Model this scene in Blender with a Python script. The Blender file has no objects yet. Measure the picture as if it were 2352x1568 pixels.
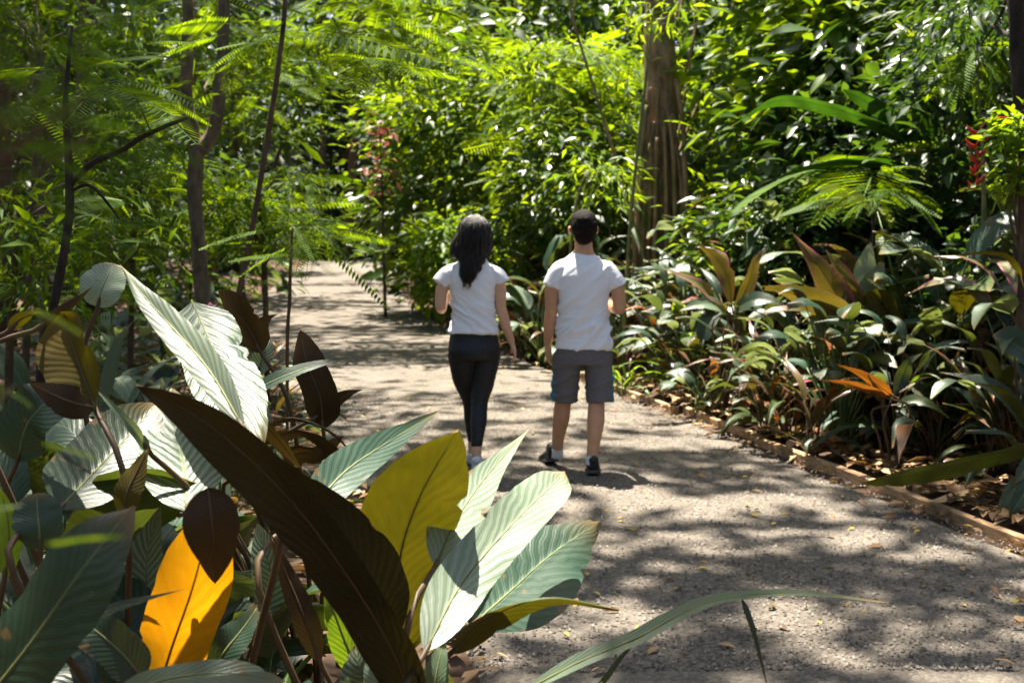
import bpy, math, random
import numpy as np
from mathutils import Vector, Matrix, noise

random.seed(11)
RNG = np.random.default_rng(11)
scene = bpy.context.scene
col = scene.collection

# ------------------------------------------------------------------ camera
CAM_H = 1.716            # eye height, metres
FPX = 2900.0             # focal length in pixels of a 2352 x 1568 frame
CXP, CYP, HORIZON = 1176.0, 784.0, 500.0
TILT = math.atan((CYP - HORIZON) / FPX)
cam_data = bpy.data.cameras.new('camera')
cam_data.sensor_width = 36.0
cam_data.lens = FPX / 2352.0 * 36.0
cam_data.clip_start = 0.05
cam_data.clip_end = 600.0
cam_data.dof.use_dof = True
cam_data.dof.focus_distance = 3.9
cam_data.dof.aperture_fstop = 5.0
cam = bpy.data.objects.new('camera', cam_data)
cam.location = (0, 0, CAM_H)
cam.rotation_euler = (math.radians(90) - TILT, 0, 0)
col.objects.link(cam)
scene.camera = cam

# ------------------------------------------------------------------ sky, sun, exposure
SUN_DIR = Vector((-0.12, 0.28, 0.95)).normalized()      # towards the sun
SUN_EL = math.asin(SUN_DIR.z)
SUN_ROT = math.atan2(SUN_DIR.x, SUN_DIR.y)
world = bpy.data.worlds.new('World')
scene.world = world
world.use_nodes = True
wn = world.node_tree.nodes
wl = world.node_tree.links
bg = wn['Background']
sky = wn.new('ShaderNodeTexSky')
sky.sky_type = 'NISHITA'
sky.sun_disc = False
sky.dust_density = 3.0
sky.air_density = 0.8
sky.sun_elevation = SUN_EL
sky.sun_rotation = SUN_ROT
wl.new(sky.outputs['Color'], bg.inputs['Color'])
bg.inputs['Strength'].default_value = 0.05
sun_data = bpy.data.lights.new('sun', 'SUN')
sun_data.energy = 5.0
sun_data.angle = math.radians(0.53)
sun_data.color = (1.0, 0.93, 0.80)
sun = bpy.data.objects.new('sun', sun_data)
sun.rotation_euler = SUN_DIR.to_track_quat('Z', 'Y').to_euler()
sun.location = (-10, 25, 40)
col.objects.link(sun)
scene.view_settings.view_transform = 'Standard'
scene.view_settings.look = 'None'
scene.view_settings.gamma = 1.0
scene.view_settings.use_curve_mapping = False
scene.view_settings.exposure = 2.22
scene.render.engine = 'CYCLES'
scene.cycles.max_bounces = 4
scene.cycles.diffuse_bounces = 2
scene.cycles.glossy_bounces = 2
scene.cycles.transmission_bounces = 3
scene.cycles.transparent_max_bounces = 2
scene.cycles.caustics_reflective = False
scene.cycles.caustics_refractive = False
scene.cycles.sample_clamp_indirect = 4.0
scene.cycles.use_denoising = True
try:
    scene.cycles.denoiser = 'OPENIMAGEDENOISE'
    scene.cycles.denoising_input_passes = 'RGB_ALBEDO_NORMAL'
except Exception:
    pass


# ------------------------------------------------------------------ helpers
def P(px, py, Y):
    """World point seen at pixel (px, py) of the 2352-wide frame, Y metres ahead."""
    a = (px - CXP) / FPX
    b = -(py - CYP) / FPX
    ct, st = math.cos(TILT), math.sin(TILT)
    d = Vector((a, ct + b * st, -st + b * ct))
    return Vector((0, 0, CAM_H)) + d * (Y / d.y)


def G(px, py):
    """Ground point (z = 0) seen at a pixel below the horizon."""
    a = (px - CXP) / FPX
    b = -(py - CYP) / FPX
    ct, st = math.cos(TILT), math.sin(TILT)
    d = Vector((a, ct + b * st, -st + b * ct))
    return Vector((0, 0, CAM_H)) + d * (-CAM_H / d.z)


def gx(px, Y):
    return (px - CXP) / FPX * Y


def proj(x, y, z):
    """World points (arrays) to pixels of the 2352-wide frame."""
    ct, st = math.cos(TILT), math.sin(TILT)
    zz = z - CAM_H
    f = np.maximum(y * ct - zz * st, 1e-3)
    u = y * st + zz * ct
    return CXP + FPX * x / f, CYP - FPX * u / f


# right edge of the path on the ground (x at distance y)
EDGE_Y = np.array([-8.0, 0.0, 3.0, 6.46, 9.05, 12.4, 14.4, 20.3, 24.9, 35.5, 47.4, 60.0])
EDGE_X = np.array([5.9, 4.25, 3.5, 2.62, 1.95, 1.04, 0.42, -1.10, -1.94, -3.26, -4.6, -6.0])
PATH_W = 3.25


def edge_x(y):
    return np.interp(y, EDGE_Y, EDGE_X)


def path_w(y):
    return PATH_W + 0.0 * y


ORD = ['first', 'second', 'third', 'fourth', 'fifth', 'sixth', 'seventh', 'eighth', 'ninth', 'tenth', 'eleventh',
       'twelfth', 'thirteenth', 'fourteenth', 'fifteenth', 'sixteenth', 'seventeenth', 'eighteenth', 'nineteenth',
       'twentieth', 'twenty-first', 'twenty-second', 'twenty-third', 'twenty-fourth', 'twenty-fifth', 'twenty-sixth',
       'twenty-seventh', 'twenty-eighth', 'twenty-ninth', 'thirtieth']


def tag(o, label=None, cat=None, group=None, kind=None):
    if label:
        o['label'] = label
    if cat:
        o['category'] = cat
    if group:
        o['group'] = group
    if kind:
        o['kind'] = kind
    return o


def empty(name, loc, rz=0.0):
    o = bpy.data.objects.new(name, None)
    o.location = loc
    o.rotation_euler = (0, 0, rz)
    o.empty_display_size = 0.1
    col.objects.link(o)
    return o


def link(name, me, parent=None, loc=None):
    o = bpy.data.objects.new(name, me)
    col.objects.link(o)
    if parent is not None:
        o.parent = parent
    if loc is not None:
        o.location = loc
    return o


def mesh_from(name, verts, faces, mats, smooth=True, uvs=None, midx=None):
    me = bpy.data.meshes.new(name)
    me.from_pydata([tuple(v) for v in verts], [], faces)
    for m in mats if isinstance(mats, (list, tuple)) else [mats]:
        me.materials.append(m)
    if smooth:
        me.polygons.foreach_set('use_smooth', [True] * len(me.polygons))
    if midx is not None:
        me.polygons.foreach_set('material_index', midx)
    if uvs is not None:
        layer = me.uv_layers.new(name='UVMap')
        flat = np.empty(len(me.loops) * 2, dtype=np.float32)
        vi = np.empty(len(me.loops), dtype=np.int32)
        me.loops.foreach_get('vertex_index', vi)
        uva = np.asarray(uvs, dtype=np.float32)[vi]
        flat[:] = uva.ravel()
        layer.data.foreach_set('uv', flat)
    me.update()
    return me


def tri_mesh(name, verts, tris, mats, midx=None, smooth=False):
    """Fast mesh from numpy triangles."""
    me = bpy.data.meshes.new(name)
    n, m = len(verts), len(tris)
    me.vertices.add(n)
    me.vertices.foreach_set('co', np.asarray(verts, dtype=np.float32).ravel())
    me.loops.add(m * 3)
    me.loops.foreach_set('vertex_index', np.asarray(tris, dtype=np.int32).ravel())
    me.polygons.add(m)
    me.polygons.foreach_set('loop_start', np.arange(0, m * 3, 3, dtype=np.int32))
    for mt in mats if isinstance(mats, (list, tuple)) else [mats]:
        me.materials.append(mt)
    if midx is not None:
        me.polygons.foreach_set('material_index', np.asarray(midx, dtype=np.int32))
    if smooth:
        me.polygons.foreach_set('use_smooth', np.ones(m, dtype=bool))
    me.update(calc_edges=True)
    return me


def catmull(pts, n):
    """Smooth resampling of control points to n points."""
    p = [np.array(q, dtype=float) for q in pts]
    if len(p) == 2:
        return np.array([p[0] + (p[1] - p[0]) * t for t in np.linspace(0, 1, n)])
    p = [2 * p[0] - p[1]] + p + [2 * p[-1] - p[-2]]
    segs = len(p) - 3
    out = []
    for t in np.linspace(0, segs, n):
        i = min(int(t), segs - 1)
        f = t - i
        a, b, c, d = p[i], p[i + 1], p[i + 2], p[i + 3]
        out.append(0.5 * ((2 * b) + (-a + c) * f + (2 * a - 5 * b + 4 * c - d) * f * f + (-a + 3 * b - 3 * c + d) * f ** 3))
    return np.array(out)


def tube(pts, radii, seg=8, n=None, cap=True, rough=0.0, seed=0):
    """Verts and faces of a tapering tube through points."""
    n = n or max(4, len(pts) * 3)
    c = catmull(pts, n)
    r = np.interp(np.linspace(0, 1, n), np.linspace(0, 1, len(radii)), radii)
    verts, faces = [], []
    ref = np.array([0.31, 0.92, 0.23])
    for i in range(n):
        t = c[min(i + 1, n - 1)] - c[max(i - 1, 0)]
        t = t / (np.linalg.norm(t) + 1e-9)
        if abs(np.dot(t, ref)) > 0.93:
            rr = np.array([1.0, 0, 0.1])
        else:
            rr = ref
        a = np.cross(t, rr)
        a /= np.linalg.norm(a)
        b = np.cross(t, a)
        for k in range(seg):
            an = 2 * math.pi * k / seg
            q = r[i]
            if rough:
                q *= 1 + rough * noise.noise(Vector((math.cos(an) * 1.7 + seed, math.sin(an) * 1.7, i * 0.45)))
            verts.append(c[i] + q * (math.cos(an) * a + math.sin(an) * b))
    for i in range(n - 1):
        for k in range(seg):
            k2 = (k + 1) % seg
            faces.append((i * seg + k, i * seg + k2, (i + 1) * seg + k2, (i + 1) * seg + k))
    if cap:
        faces.append(tuple(range(seg - 1, -1, -1)))
        faces.append(tuple((n - 1) * seg + k for k in range(seg)))
    return verts, faces


def merge(parts):
    V, F = [], []
    for v, f in parts:
        b = len(V)
        V.extend(v)
        F.extend(tuple(i + b for i in q) for q in f)
    return V, F

# ------------------------------------------------------------------ materials
def new_mat(name):
    m = bpy.data.materials.new(name)
    m.use_nodes = True
    nt = m.node_tree
    nt.nodes.clear()
    out = nt.nodes.new('ShaderNodeOutputMaterial')
    return m, nt, out


def node(nt, kind, **kw):
    n = nt.nodes.new(kind)
    for k, v in kw.items():
        if k in n.inputs.keys():
            n.inputs[k].default_value = v
        else:
            setattr(n, k, v)
    return n


def math_node(nt, op, a, b=None, c=None):
    n = nt.nodes.new('ShaderNodeMath')
    n.operation = op
    for i, v in enumerate((a, b, c)):
        if v is None:
            continue
        if isinstance(v, (int, float)):
            n.inputs[i].default_value = v
        else:
            nt.links.new(v, n.inputs[i])
    return n.outputs[0]


def ramp(nt, fac, stops):
    r = nt.nodes.new('ShaderNodeValToRGB')
    e = r.color_ramp.elements
    while len(e) < len(stops):
        e.new(0.5)
    for q, (p, c) in zip(e, stops):
        q.position = p
        q.color = (*c, 1.0)
    nt.links.new(fac, r.inputs['Fac'])
    return r.outputs['Color']


def mix_col(nt, fac, a, b, mode='MIX'):
    n = nt.nodes.new('ShaderNodeMix')
    n.data_type = 'RGBA'
    n.blend_type = mode
    for sock, v in ((n.inputs['Factor'], fac), (n.inputs['A'], a), (n.inputs['B'], b)):
        if isinstance(v, (int, float)):
            sock.default_value = v
        elif isinstance(v, tuple):
            sock.default_value = (*v, 1.0)
        else:
            nt.links.new(v, sock)
    return n.outputs['Result']


def foliage_mat(name, stops, trans, tf=0.45, rough=0.42, spec=0.5):
    """Small leaves: colour varies from leaf to leaf; light shines through."""
    m, nt, out = new_mat(name)
    geo = nt.nodes.new('ShaderNodeNewGeometry')
    rnd = geo.outputs['Random Per Island']
    base = ramp(nt, rnd, stops)
    tcol = mix_col(nt, rnd, trans[0], trans[1])
    pb = node(nt, 'ShaderNodeBsdfPrincipled')
    pb.inputs['Roughness'].default_value = rough
    pb.inputs['Specular IOR Level'].default_value = spec
    nt.links.new(base, pb.inputs['Base Color'])
    tr = nt.nodes.new('ShaderNodeBsdfTranslucent')
    nt.links.new(tcol, tr.inputs['Color'])
    mx = nt.nodes.new('ShaderNodeMixShader')
    mx.inputs['Fac'].default_value = tf
    nt.links.new(pb.outputs[0], mx.inputs[1])
    nt.links.new(tr.outputs[0], mx.inputs[2])
    nt.links.new(mx.outputs[0], out.inputs['Surface'])
    return m


def blade_mat(name, top, top2, under, trans, tf=0.35, rough=0.34, spec=0.6, veins=15.0, vein_amt=0.5, slant=0.55,
              edge=None, bump=0.16, under_rough=0.55, seedv=0.0):
    """Large leaf with UV: U across (-1..1), V along. Herringbone veins, a different underside."""
    m, nt, out = new_mat(name)
    uv = nt.nodes.new('ShaderNodeUVMap')
    sep = nt.nodes.new('ShaderNodeSeparateXYZ')
    nt.links.new(uv.outputs[0], sep.inputs[0])
    u, v = sep.outputs['X'], sep.outputs['Y']
    au = math_node(nt, 'ABSOLUTE', u)
    tc = nt.nodes.new('ShaderNodeTexCoord')
    nz = node(nt, 'ShaderNodeTexNoise', Scale=3.6, Detail=5.0)
    nt.links.new(tc.outputs['Object'], nz.inputs['Vector'])
    wob = math_node(nt, 'MULTIPLY', nz.outputs['Fac'], 0.30)
    ph = math_node(nt, 'SUBTRACT', v, math_node(nt, 'MULTIPLY', math_node(nt, 'POWER', au, 0.8), slant * 0.4))
    ph = math_node(nt, 'ADD', ph, wob)
    wave = math_node(nt, 'SINE', math_node(nt, 'MULTIPLY', ph, veins * 2 * math.pi))
    wave01 = math_node(nt, 'MULTIPLY_ADD', wave, 0.5, 0.5)
    fine = math_node(nt, 'SINE', math_node(nt, 'MULTIPLY', ph, veins * 3.3 * 2 * math.pi))
    stripe = math_node(nt, 'MULTIPLY', math_node(nt, 'POWER', wave01, 1.6), vein_amt)
    rib = nt.nodes.new('ShaderNodeMapRange')
    rib.inputs['From Min'].default_value = 0.0
    rib.inputs['From Max'].default_value = 0.075
    rib.inputs['To Min'].default_value = 1.0
    rib.inputs['To Max'].default_value = 0.0
    nt.links.new(au, rib.inputs['Value'])
    oi = nt.nodes.new('ShaderNodeObjectInfo')
    blot = node(nt, 'ShaderNodeTexNoise', Scale=3.0, Detail=6.0, Roughness=0.65)
    nt.links.new(tc.outputs['Object'], blot.inputs['Vector'])
    ctop = mix_col(nt, stripe, top, top2)
    ctop = mix_col(nt, math_node(nt, 'MULTIPLY', rib.outputs[0], 0.6), ctop, tuple(min(1, c * 1.7 + 0.02) for c in top2))
    val = math_node(nt, 'MULTIPLY_ADD', oi.outputs['Random'], 0.7, 0.65)
    val = math_node(nt, 'MULTIPLY', val, math_node(nt, 'MULTIPLY_ADD', blot.outputs['Fac'], 0.7, 0.65))
    hsv = nt.nodes.new('ShaderNodeHueSaturation')
    nt.links.new(val, hsv.inputs['Value'])
    nt.links.new(ctop, hsv.inputs['Color'])
    ctop = hsv.outputs[0]
    cund = mix_col(nt, math_node(nt, 'MULTIPLY', blot.outputs['Fac'], 0.7), under, tuple(c * 0.55 for c in under))
    cund = mix_col(nt, math_node(nt, 'MULTIPLY', rib.outputs[0], 0.5), cund, tuple(c * 0.4 for c in under))
    ctr = mix_col(nt, math_node(nt, 'MULTIPLY', wave01, 0.14), trans, tuple(c * 0.6 for c in trans))
    ctr = mix_col(nt, math_node(nt, 'MULTIPLY', rib.outputs[0], 0.8), ctr, tuple(c * 0.35 for c in trans))
    mot = nt.nodes.new('ShaderNodeMapRange')
    mot.inputs['From Min'].default_value = 0.42
    mot.inputs['From Max'].default_value = 0.66
    nt.links.new(blot.outputs['Fac'], mot.inputs['Value'])
    ctr = mix_col(nt, math_node(nt, 'MULTIPLY', mot.outputs[0], 0.75), ctr, (trans[0] * 0.38, trans[1] * 0.5, trans[2] * 0.5))
    vfade = math_node(nt, 'MULTIPLY', math_node(nt, 'POWER', v, 5.0), 0.7)
    cund = mix_col(nt, vfade, cund, (min(1, under[0] * 2.6 + 0.03), min(1, under[1] * 2.2 + 0.012), under[2]))
    ctop = mix_col(nt, math_node(nt, 'MULTIPLY', math_node(nt, 'POWER', v, 14.0), 0.9), ctop, (0.30, 0.17, 0.05))
    if edge is not None:
        er = nt.nodes.new('ShaderNodeMapRange')
        er.inputs['From Min'].default_value = 0.62
        er.inputs['From Max'].default_value = 0.95
        nt.links.new(au, er.inputs['Value'])
        ctop = mix_col(nt, er.outputs[0], ctop, edge)
        cund = mix_col(nt, er.outputs[0], cund, edge)
    # dry spots and browned margins
    sp = node(nt, 'ShaderNodeTexNoise', Scale=16.0, Detail=2.0)
    nt.links.new(tc.outputs['Object'], sp.inputs['Vector'])
    spot = nt.nodes.new('ShaderNodeMapRange')
    spot.inputs['From Min'].default_value = 0.70
    spot.inputs['From Max'].default_value = 0.74
    nt.links.new(math_node(nt, 'MULTIPLY_ADD', math_node(nt, 'POWER', au, 6.0), 0.10, sp.outputs['Fac']), spot.inputs['Value'])
    ctop = mix_col(nt, math_node(nt, 'MULTIPLY', spot.outputs[0], 0.8), ctop, (0.16, 0.09, 0.035))
    geo = nt.nodes.new('ShaderNodeNewGeometry')
    back = geo.outputs['Backfacing']
    pb_col = mix_col(nt, back, ctop, cund)
    pb = node(nt, 'ShaderNodeBsdfPrincipled')
    nt.links.new(pb_col, pb.inputs['Base Color'])
    rgh = math_node(nt, 'MULTIPLY_ADD', back, under_rough - rough, rough)
    rgh = math_node(nt, 'ADD', rgh, math_node(nt, 'MULTIPLY_ADD', blot.outputs['Fac'], 0.2, -0.1))
    nt.links.new(rgh, pb.inputs['Roughness'])
    spc = math_node(nt, 'MULTIPLY_ADD', back, 0.25 - spec, spec)
    nt.links.new(spc, pb.inputs['Specular IOR Level'])
    bp = nt.nodes.new('ShaderNodeBump')
    bp.inputs['Strength'].default_value = bump
    bp.inputs['Distance'].default_value = 0.004
    hgt = math_node(nt, 'ADD', wave, math_node(nt, 'MULTIPLY', fine, 0.3))
    nt.links.new(hgt, bp.inputs['Height'])
    nt.links.new(bp.outputs[0], pb.inputs['Normal'])
    tr = nt.nodes.new('ShaderNodeBsdfTranslucent')
    nt.links.new(ctr, tr.inputs['Color'])
    nt.links.new(bp.outputs[0], tr.inputs['Normal'])
    mx = nt.nodes.new('ShaderNodeMixShader')
    mx.inputs['Fac'].default_value = tf
    nt.links.new(pb.outputs[0], mx.inputs[1])
    nt.links.new(tr.outputs[0], mx.inputs[2])
    nt.links.new(mx.outputs[0], out.inputs['Surface'])
    return m


def bark_mat(name, dark, light, scale=14.0, moss=None, bump=0.7):
    m, nt, out = new_mat(name)
    tc = nt.nodes.new('ShaderNodeTexCoord')
    mp = nt.nodes.new('ShaderNodeMapping')
    mp.inputs['Scale'].default_value = (scale, scale, scale * 0.4)
    nt.links.new(tc.outputs['Object'], mp.inputs[0])
    nz = node(nt, 'ShaderNodeTexNoise', Scale=1.0, Detail=8.0, Roughness=0.7)
    nt.links.new(mp.outputs[0], nz.inputs['Vector'])
    c = ramp(nt, nz.outputs['Fac'], [(0.32, dark), (0.68, light)])
    if moss is not None:
        ms = node(nt, 'ShaderNodeTexNoise', Scale=3.2, Detail=6.0)
        nt.links.new(tc.outputs['Object'], ms.inputs['Vector'])
        mr = nt.nodes.new('ShaderNodeMapRange')
        mr.inputs['From Min'].default_value = 0.50
        mr.inputs['From Max'].default_value = 0.62
        nt.links.new(ms.outputs['Fac'], mr.inputs['Value'])
        c = mix_col(nt, math_node(nt, 'MULTIPLY', mr.outputs[0], 0.75), c, moss)
    pb = node(nt, 'ShaderNodeBsdfPrincipled', Roughness=0.85)
    pb.inputs['Specular IOR Level'].default_value = 0.25
    nt.links.new(c, pb.inputs['Base Color'])
    bp = nt.nodes.new('ShaderNodeBump')
    bp.inputs['Strength'].default_value = bump
    bp.inputs['Distance'].default_value = 0.02
    nt.links.new(nz.outputs['Fac'], bp.inputs['Height'])
    nt.links.new(bp.outputs[0], pb.inputs['Normal'])
    nt.links.new(pb.outputs[0], out.inputs['Surface'])
    return m


def plain_mat(name, colr, rough=0.7, spec=0.3, noise_scale=0.0, amt=0.3, bump=0.0, sss=0.0, aniso=None, sheen=0.0):
    m, nt, out = new_mat(name)
    pb = node(nt, 'ShaderNodeBsdfPrincipled', Roughness=rough)
    pb.inputs['Specular IOR Level'].default_value = spec
    pb.inputs['Base Color'].default_value = (*colr, 1)
    if sheen:
        pb.inputs['Sheen Weight'].default_value = sheen
    if noise_scale:
        tc = nt.nodes.new('ShaderNodeTexCoord')
        mp = nt.nodes.new('ShaderNodeMapping')
        mp.inputs['Scale'].default_value = aniso or (1, 1, 1)
        nt.links.new(tc.outputs['Object'], mp.inputs[0])
        nz = node(nt, 'ShaderNodeTexNoise', Scale=noise_scale, Detail=6.0)
        nt.links.new(mp.outputs[0], nz.inputs['Vector'])
        c = ramp(nt, nz.outputs['Fac'], [(0.25, tuple(max(0, q * (1 - amt)) for q in colr)), (0.75, tuple(min(1, q * (1 + amt)) for q in colr))])
        nt.links.new(c, pb.inputs['Base Color'])
        if bump:
            bp = nt.nodes.new('ShaderNodeBump')
            bp.inputs['Strength'].default_value = bump
            bp.inputs['Distance'].default_value = 0.01
            nt.links.new(nz.outputs['Fac'], bp.inputs['Height'])
            nt.links.new(bp.outputs[0], pb.inputs['Normal'])
    if sss:
        pb.inputs['Subsurface Weight'].default_value = sss
        pb.inputs['Subsurface Radius'].default_value = (0.012, 0.005, 0.003)
    nt.links.new(pb.outputs[0], out.inputs['Surface'])
    return m


def gravel_mat():
    m, nt, out = new_mat('gravel')
    tc = nt.nodes.new('ShaderNodeTexCoord')
    g = tc.outputs['Object']
    vo = node(nt, 'ShaderNodeTexVoronoi', Scale=55.0)
    nt.links.new(g, vo.inputs['Vector'])
    n1 = node(nt, 'ShaderNodeTexNoise', Scale=1.3, Detail=5.0, Roughness=0.6)
    nt.links.new(g, n1.inputs['Vector'])
    n2 = node(nt, 'ShaderNodeTexNoise', Scale=38.0, Detail=4.0, Roughness=0.8)
    nt.links.new(g, n2.inputs['Vector'])
    stones = ramp(nt, vo.outputs['Color'], [(0.15, (0.085, 0.071, 0.058)), (0.5, (0.150, 0.130, 0.108)), (0.85, (0.24, 0.21, 0.178))])
    dust = ramp(nt, n1.outputs['Fac'], [(0.3, (0.105, 0.087, 0.070)), (0.7, (0.215, 0.186, 0.156))])
    f = nt.nodes.new('ShaderNodeMapRange')
    f.inputs['From Min'].default_value = 0.35
    f.inputs['From Max'].default_value = 0.65
    nt.links.new(n1.outputs['Fac'], f.inputs['Value'])
    c = mix_col(nt, math_node(nt, 'MULTIPLY_ADD', f.outputs[0], 0.3, 0.3), stones, dust)
    c = mix_col(nt, math_node(nt, 'MULTIPLY', math_node(nt, 'POWER', n2.outputs['Fac'], 2.0), 0.8), c, (0.075, 0.06, 0.048))
    pb = node(nt, 'ShaderNodeBsdfPrincipled', Roughness=0.92)
    pb.inputs['Specular IOR Level'].default_value = 0.2
    nt.links.new(c, pb.inputs['Base Color'])
    bp = nt.nodes.new('ShaderNodeBump')
    bp.inputs['Strength'].default_value = 0.9
    bp.inputs['Distance'].default_value = 0.012
    nt.links.new(math_node(nt, 'ADD', n2.outputs['Fac'], math_node(nt, 'MULTIPLY', vo.outputs['Distance'], -0.8)), bp.inputs['Height'])
    nt.links.new(bp.outputs[0], pb.inputs['Normal'])
    nt.links.new(pb.outputs[0], out.inputs['Surface'])
    return m


M = {}
M['gravel'] = gravel_mat()
M['soil'] = plain_mat('soil', (0.075, 0.048, 0.032), 0.95, 0.1, 9.0, 0.7, 0.9)
M['wood'] = plain_mat('edging_wood', (0.36, 0.23, 0.13), 0.85, 0.15, 3.0, 0.5, 0.4, aniso=(14, 1.2, 14))
M['stone'] = foliage_mat('stones', [(0.0, (0.07, 0.058, 0.048)), (0.6, (0.15, 0.13, 0.108)), (1.0, (0.26, 0.23, 0.20))], ((0.2, 0.2, 0.2), (0.2, 0.2, 0.2)), 0.0, 0.9, 0.2)
M['litter'] = foliage_mat('leaf_litter', [(0.0, (0.09, 0.045, 0.02)), (0.5, (0.23, 0.13, 0.06)), (1.0, (0.40, 0.28, 0.15))], ((0.3, 0.15, 0.04), (0.4, 0.25, 0.08)), 0.15, 0.7, 0.3)
M['yellow_litter'] = foliage_mat('yellow_litter', [(0.0, (0.42, 0.26, 0.03)), (0.6, (0.50, 0.36, 0.06)), (1.0, (0.28, 0.15, 0.05))], ((0.5, 0.3, 0.03), (0.5, 0.35, 0.05)), 0.15, 0.6, 0.3)
M['bark'] = bark_mat('bark_brown', (0.035, 0.022, 0.014), (0.15, 0.10, 0.065))
M['bark_tan'] = bark_mat('bark_tan', (0.045, 0.034, 0.023), (0.20, 0.148, 0.098))
M['bark_dark'] = bark_mat('bark_dark', (0.012, 0.009, 0.007), (0.05, 0.038, 0.028))
M['dim'] = foliage_mat('foliage_dim', [(0.0, (0.02, 0.05, 0.008)), (1.0, (0.05, 0.10, 0.012))], ((0.08, 0.18, 0.006), (0.16, 0.28, 0.01)), 0.4, 0.8, 0.05)
M['bark_moss'] = bark_mat('bark_moss', (0.10, 0.062, 0.034), (0.38, 0.25, 0.14), 9.0, (0.10, 0.12, 0.025))
M['stem_green'] = plain_mat('stem_green', (0.10, 0.15, 0.035), 0.5, 0.4, 12.0, 0.4)
M['stem_brown'] = plain_mat('stem_brown', (0.085, 0.05, 0.022), 0.55, 0.4, 12.0, 0.4)
M['stem_olive'] = plain_mat('stem_olive', (0.15, 0.16, 0.05), 0.55, 0.3, 10.0, 0.5)
# crowns
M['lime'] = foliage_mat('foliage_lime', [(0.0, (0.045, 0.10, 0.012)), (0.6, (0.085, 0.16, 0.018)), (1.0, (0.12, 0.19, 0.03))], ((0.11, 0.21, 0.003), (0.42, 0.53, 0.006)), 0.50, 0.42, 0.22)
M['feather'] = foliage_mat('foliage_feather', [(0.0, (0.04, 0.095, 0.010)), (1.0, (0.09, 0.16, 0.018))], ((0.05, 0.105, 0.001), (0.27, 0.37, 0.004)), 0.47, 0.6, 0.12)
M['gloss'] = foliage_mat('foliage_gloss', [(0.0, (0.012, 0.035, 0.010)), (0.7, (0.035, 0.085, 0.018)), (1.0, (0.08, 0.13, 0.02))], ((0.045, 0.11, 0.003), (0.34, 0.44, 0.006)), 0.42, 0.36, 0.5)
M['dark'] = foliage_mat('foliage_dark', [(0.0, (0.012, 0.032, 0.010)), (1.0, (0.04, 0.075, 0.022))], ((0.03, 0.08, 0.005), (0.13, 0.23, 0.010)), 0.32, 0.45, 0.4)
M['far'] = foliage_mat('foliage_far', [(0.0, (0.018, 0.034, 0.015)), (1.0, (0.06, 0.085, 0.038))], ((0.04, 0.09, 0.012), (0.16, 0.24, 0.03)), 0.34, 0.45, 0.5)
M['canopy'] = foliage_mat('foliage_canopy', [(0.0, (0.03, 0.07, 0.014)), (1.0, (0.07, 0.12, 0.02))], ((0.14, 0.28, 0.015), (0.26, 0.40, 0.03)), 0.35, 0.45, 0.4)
M['red_leaf'] = foliage_mat('foliage_red', [(0.0, (0.14, 0.03, 0.03)), (0.5, (0.26, 0.09, 0.05)), (1.0, (0.34, 0.22, 0.14))], ((0.28, 0.07, 0.05), (0.36, 0.20, 0.08)), 0.35, 0.4, 0.5)
M['flower_red'] = plain_mat('flower_red', (0.45, 0.025, 0.012), 0.4, 0.5, 9.0, 0.4)
M['flower_pink'] = plain_mat('flower_pink', (0.62, 0.16, 0.24), 0.5, 0.4)
# big blades
M['b_green'] = blade_mat('blade_green', (0.016, 0.038, 0.020), (0.050, 0.085, 0.048), (0.055, 0.045, 0.016), (0.13, 0.16, 0.015), 0.25, 0.40, 0.42, 17, 0.28)
M['b_mid'] = blade_mat('blade_mid', (0.022, 0.052, 0.032), (0.06, 0.10, 0.064), (0.08, 0.075, 0.03), (0.20, 0.24, 0.04), 0.27, 0.40, 0.42, 16, 0.42)
M['b_pale'] = blade_mat('blade_pale', (0.075, 0.12, 0.072), (0.20, 0.25, 0.17), (0.13, 0.13, 0.06), (0.36, 0.42, 0.12), 0.30, 0.40, 0.5, 16, 0.4)
M['b_stripe'] = blade_mat('blade_striped', (0.04, 0.078, 0.042), (0.27, 0.32, 0.24), (0.11, 0.11, 0.05), (0.30, 0.36, 0.10), 0.28, 0.40, 0.5, 13, 0.9, bump=0.35)
M['b_sunlit'] = blade_mat('blade_sunlit', (0.14, 0.19, 0.12), (0.33, 0.37, 0.29), (0.13, 0.13, 0.05), (0.42, 0.46, 0.18), 0.25, 0.42, 0.55, 15, 0.45)  # whitening by the sun put into the leaf colour
M['b_olive'] = blade_mat('blade_olive', (0.05, 0.085, 0.025), (0.10, 0.13, 0.04), (0.105, 0.078, 0.012), (0.085, 0.07, 0.002), 0.40, 0.38, 0.5, 15, 0.4)
M['b_brown'] = blade_mat('blade_brown', (0.035, 0.05, 0.02), (0.06, 0.075, 0.03), (0.045, 0.025, 0.011), (0.09, 0.052, 0.008), 0.20, 0.40, 0.5, 16, 0.4)
M['b_dark'] = blade_mat('blade_dark', (0.03, 0.045, 0.018), (0.05, 0.065, 0.025), (0.022, 0.017, 0.006), (0.035, 0.028, 0.003), 0.14, 0.36, 0.4, 18, 0.5, bump=0.3, under_rough=0.42)
M['b_tan'] = blade_mat('blade_tan', (0.32, 0.22, 0.13), (0.45, 0.34, 0.21), (0.30, 0.2, 0.11), (0.3, 0.2, 0.08), 0.15, 0.6, 0.3, 12, 0.4)
M['b_yellow'] = blade_mat('blade_yellow', (0.30, 0.20, 0.02), (0.42, 0.29, 0.03), (0.46, 0.20, 0.012), (0.62, 0.25, 0.003), 0.52, 0.45, 0.4, 12, 0.4)
M['b_lime'] = blade_mat('blade_lime', (0.07, 0.15, 0.02), (0.12, 0.21, 0.03), (0.10, 0.15, 0.02), (0.42, 0.60, 0.02), 0.45, 0.38, 0.5, 14, 0.4)
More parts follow.
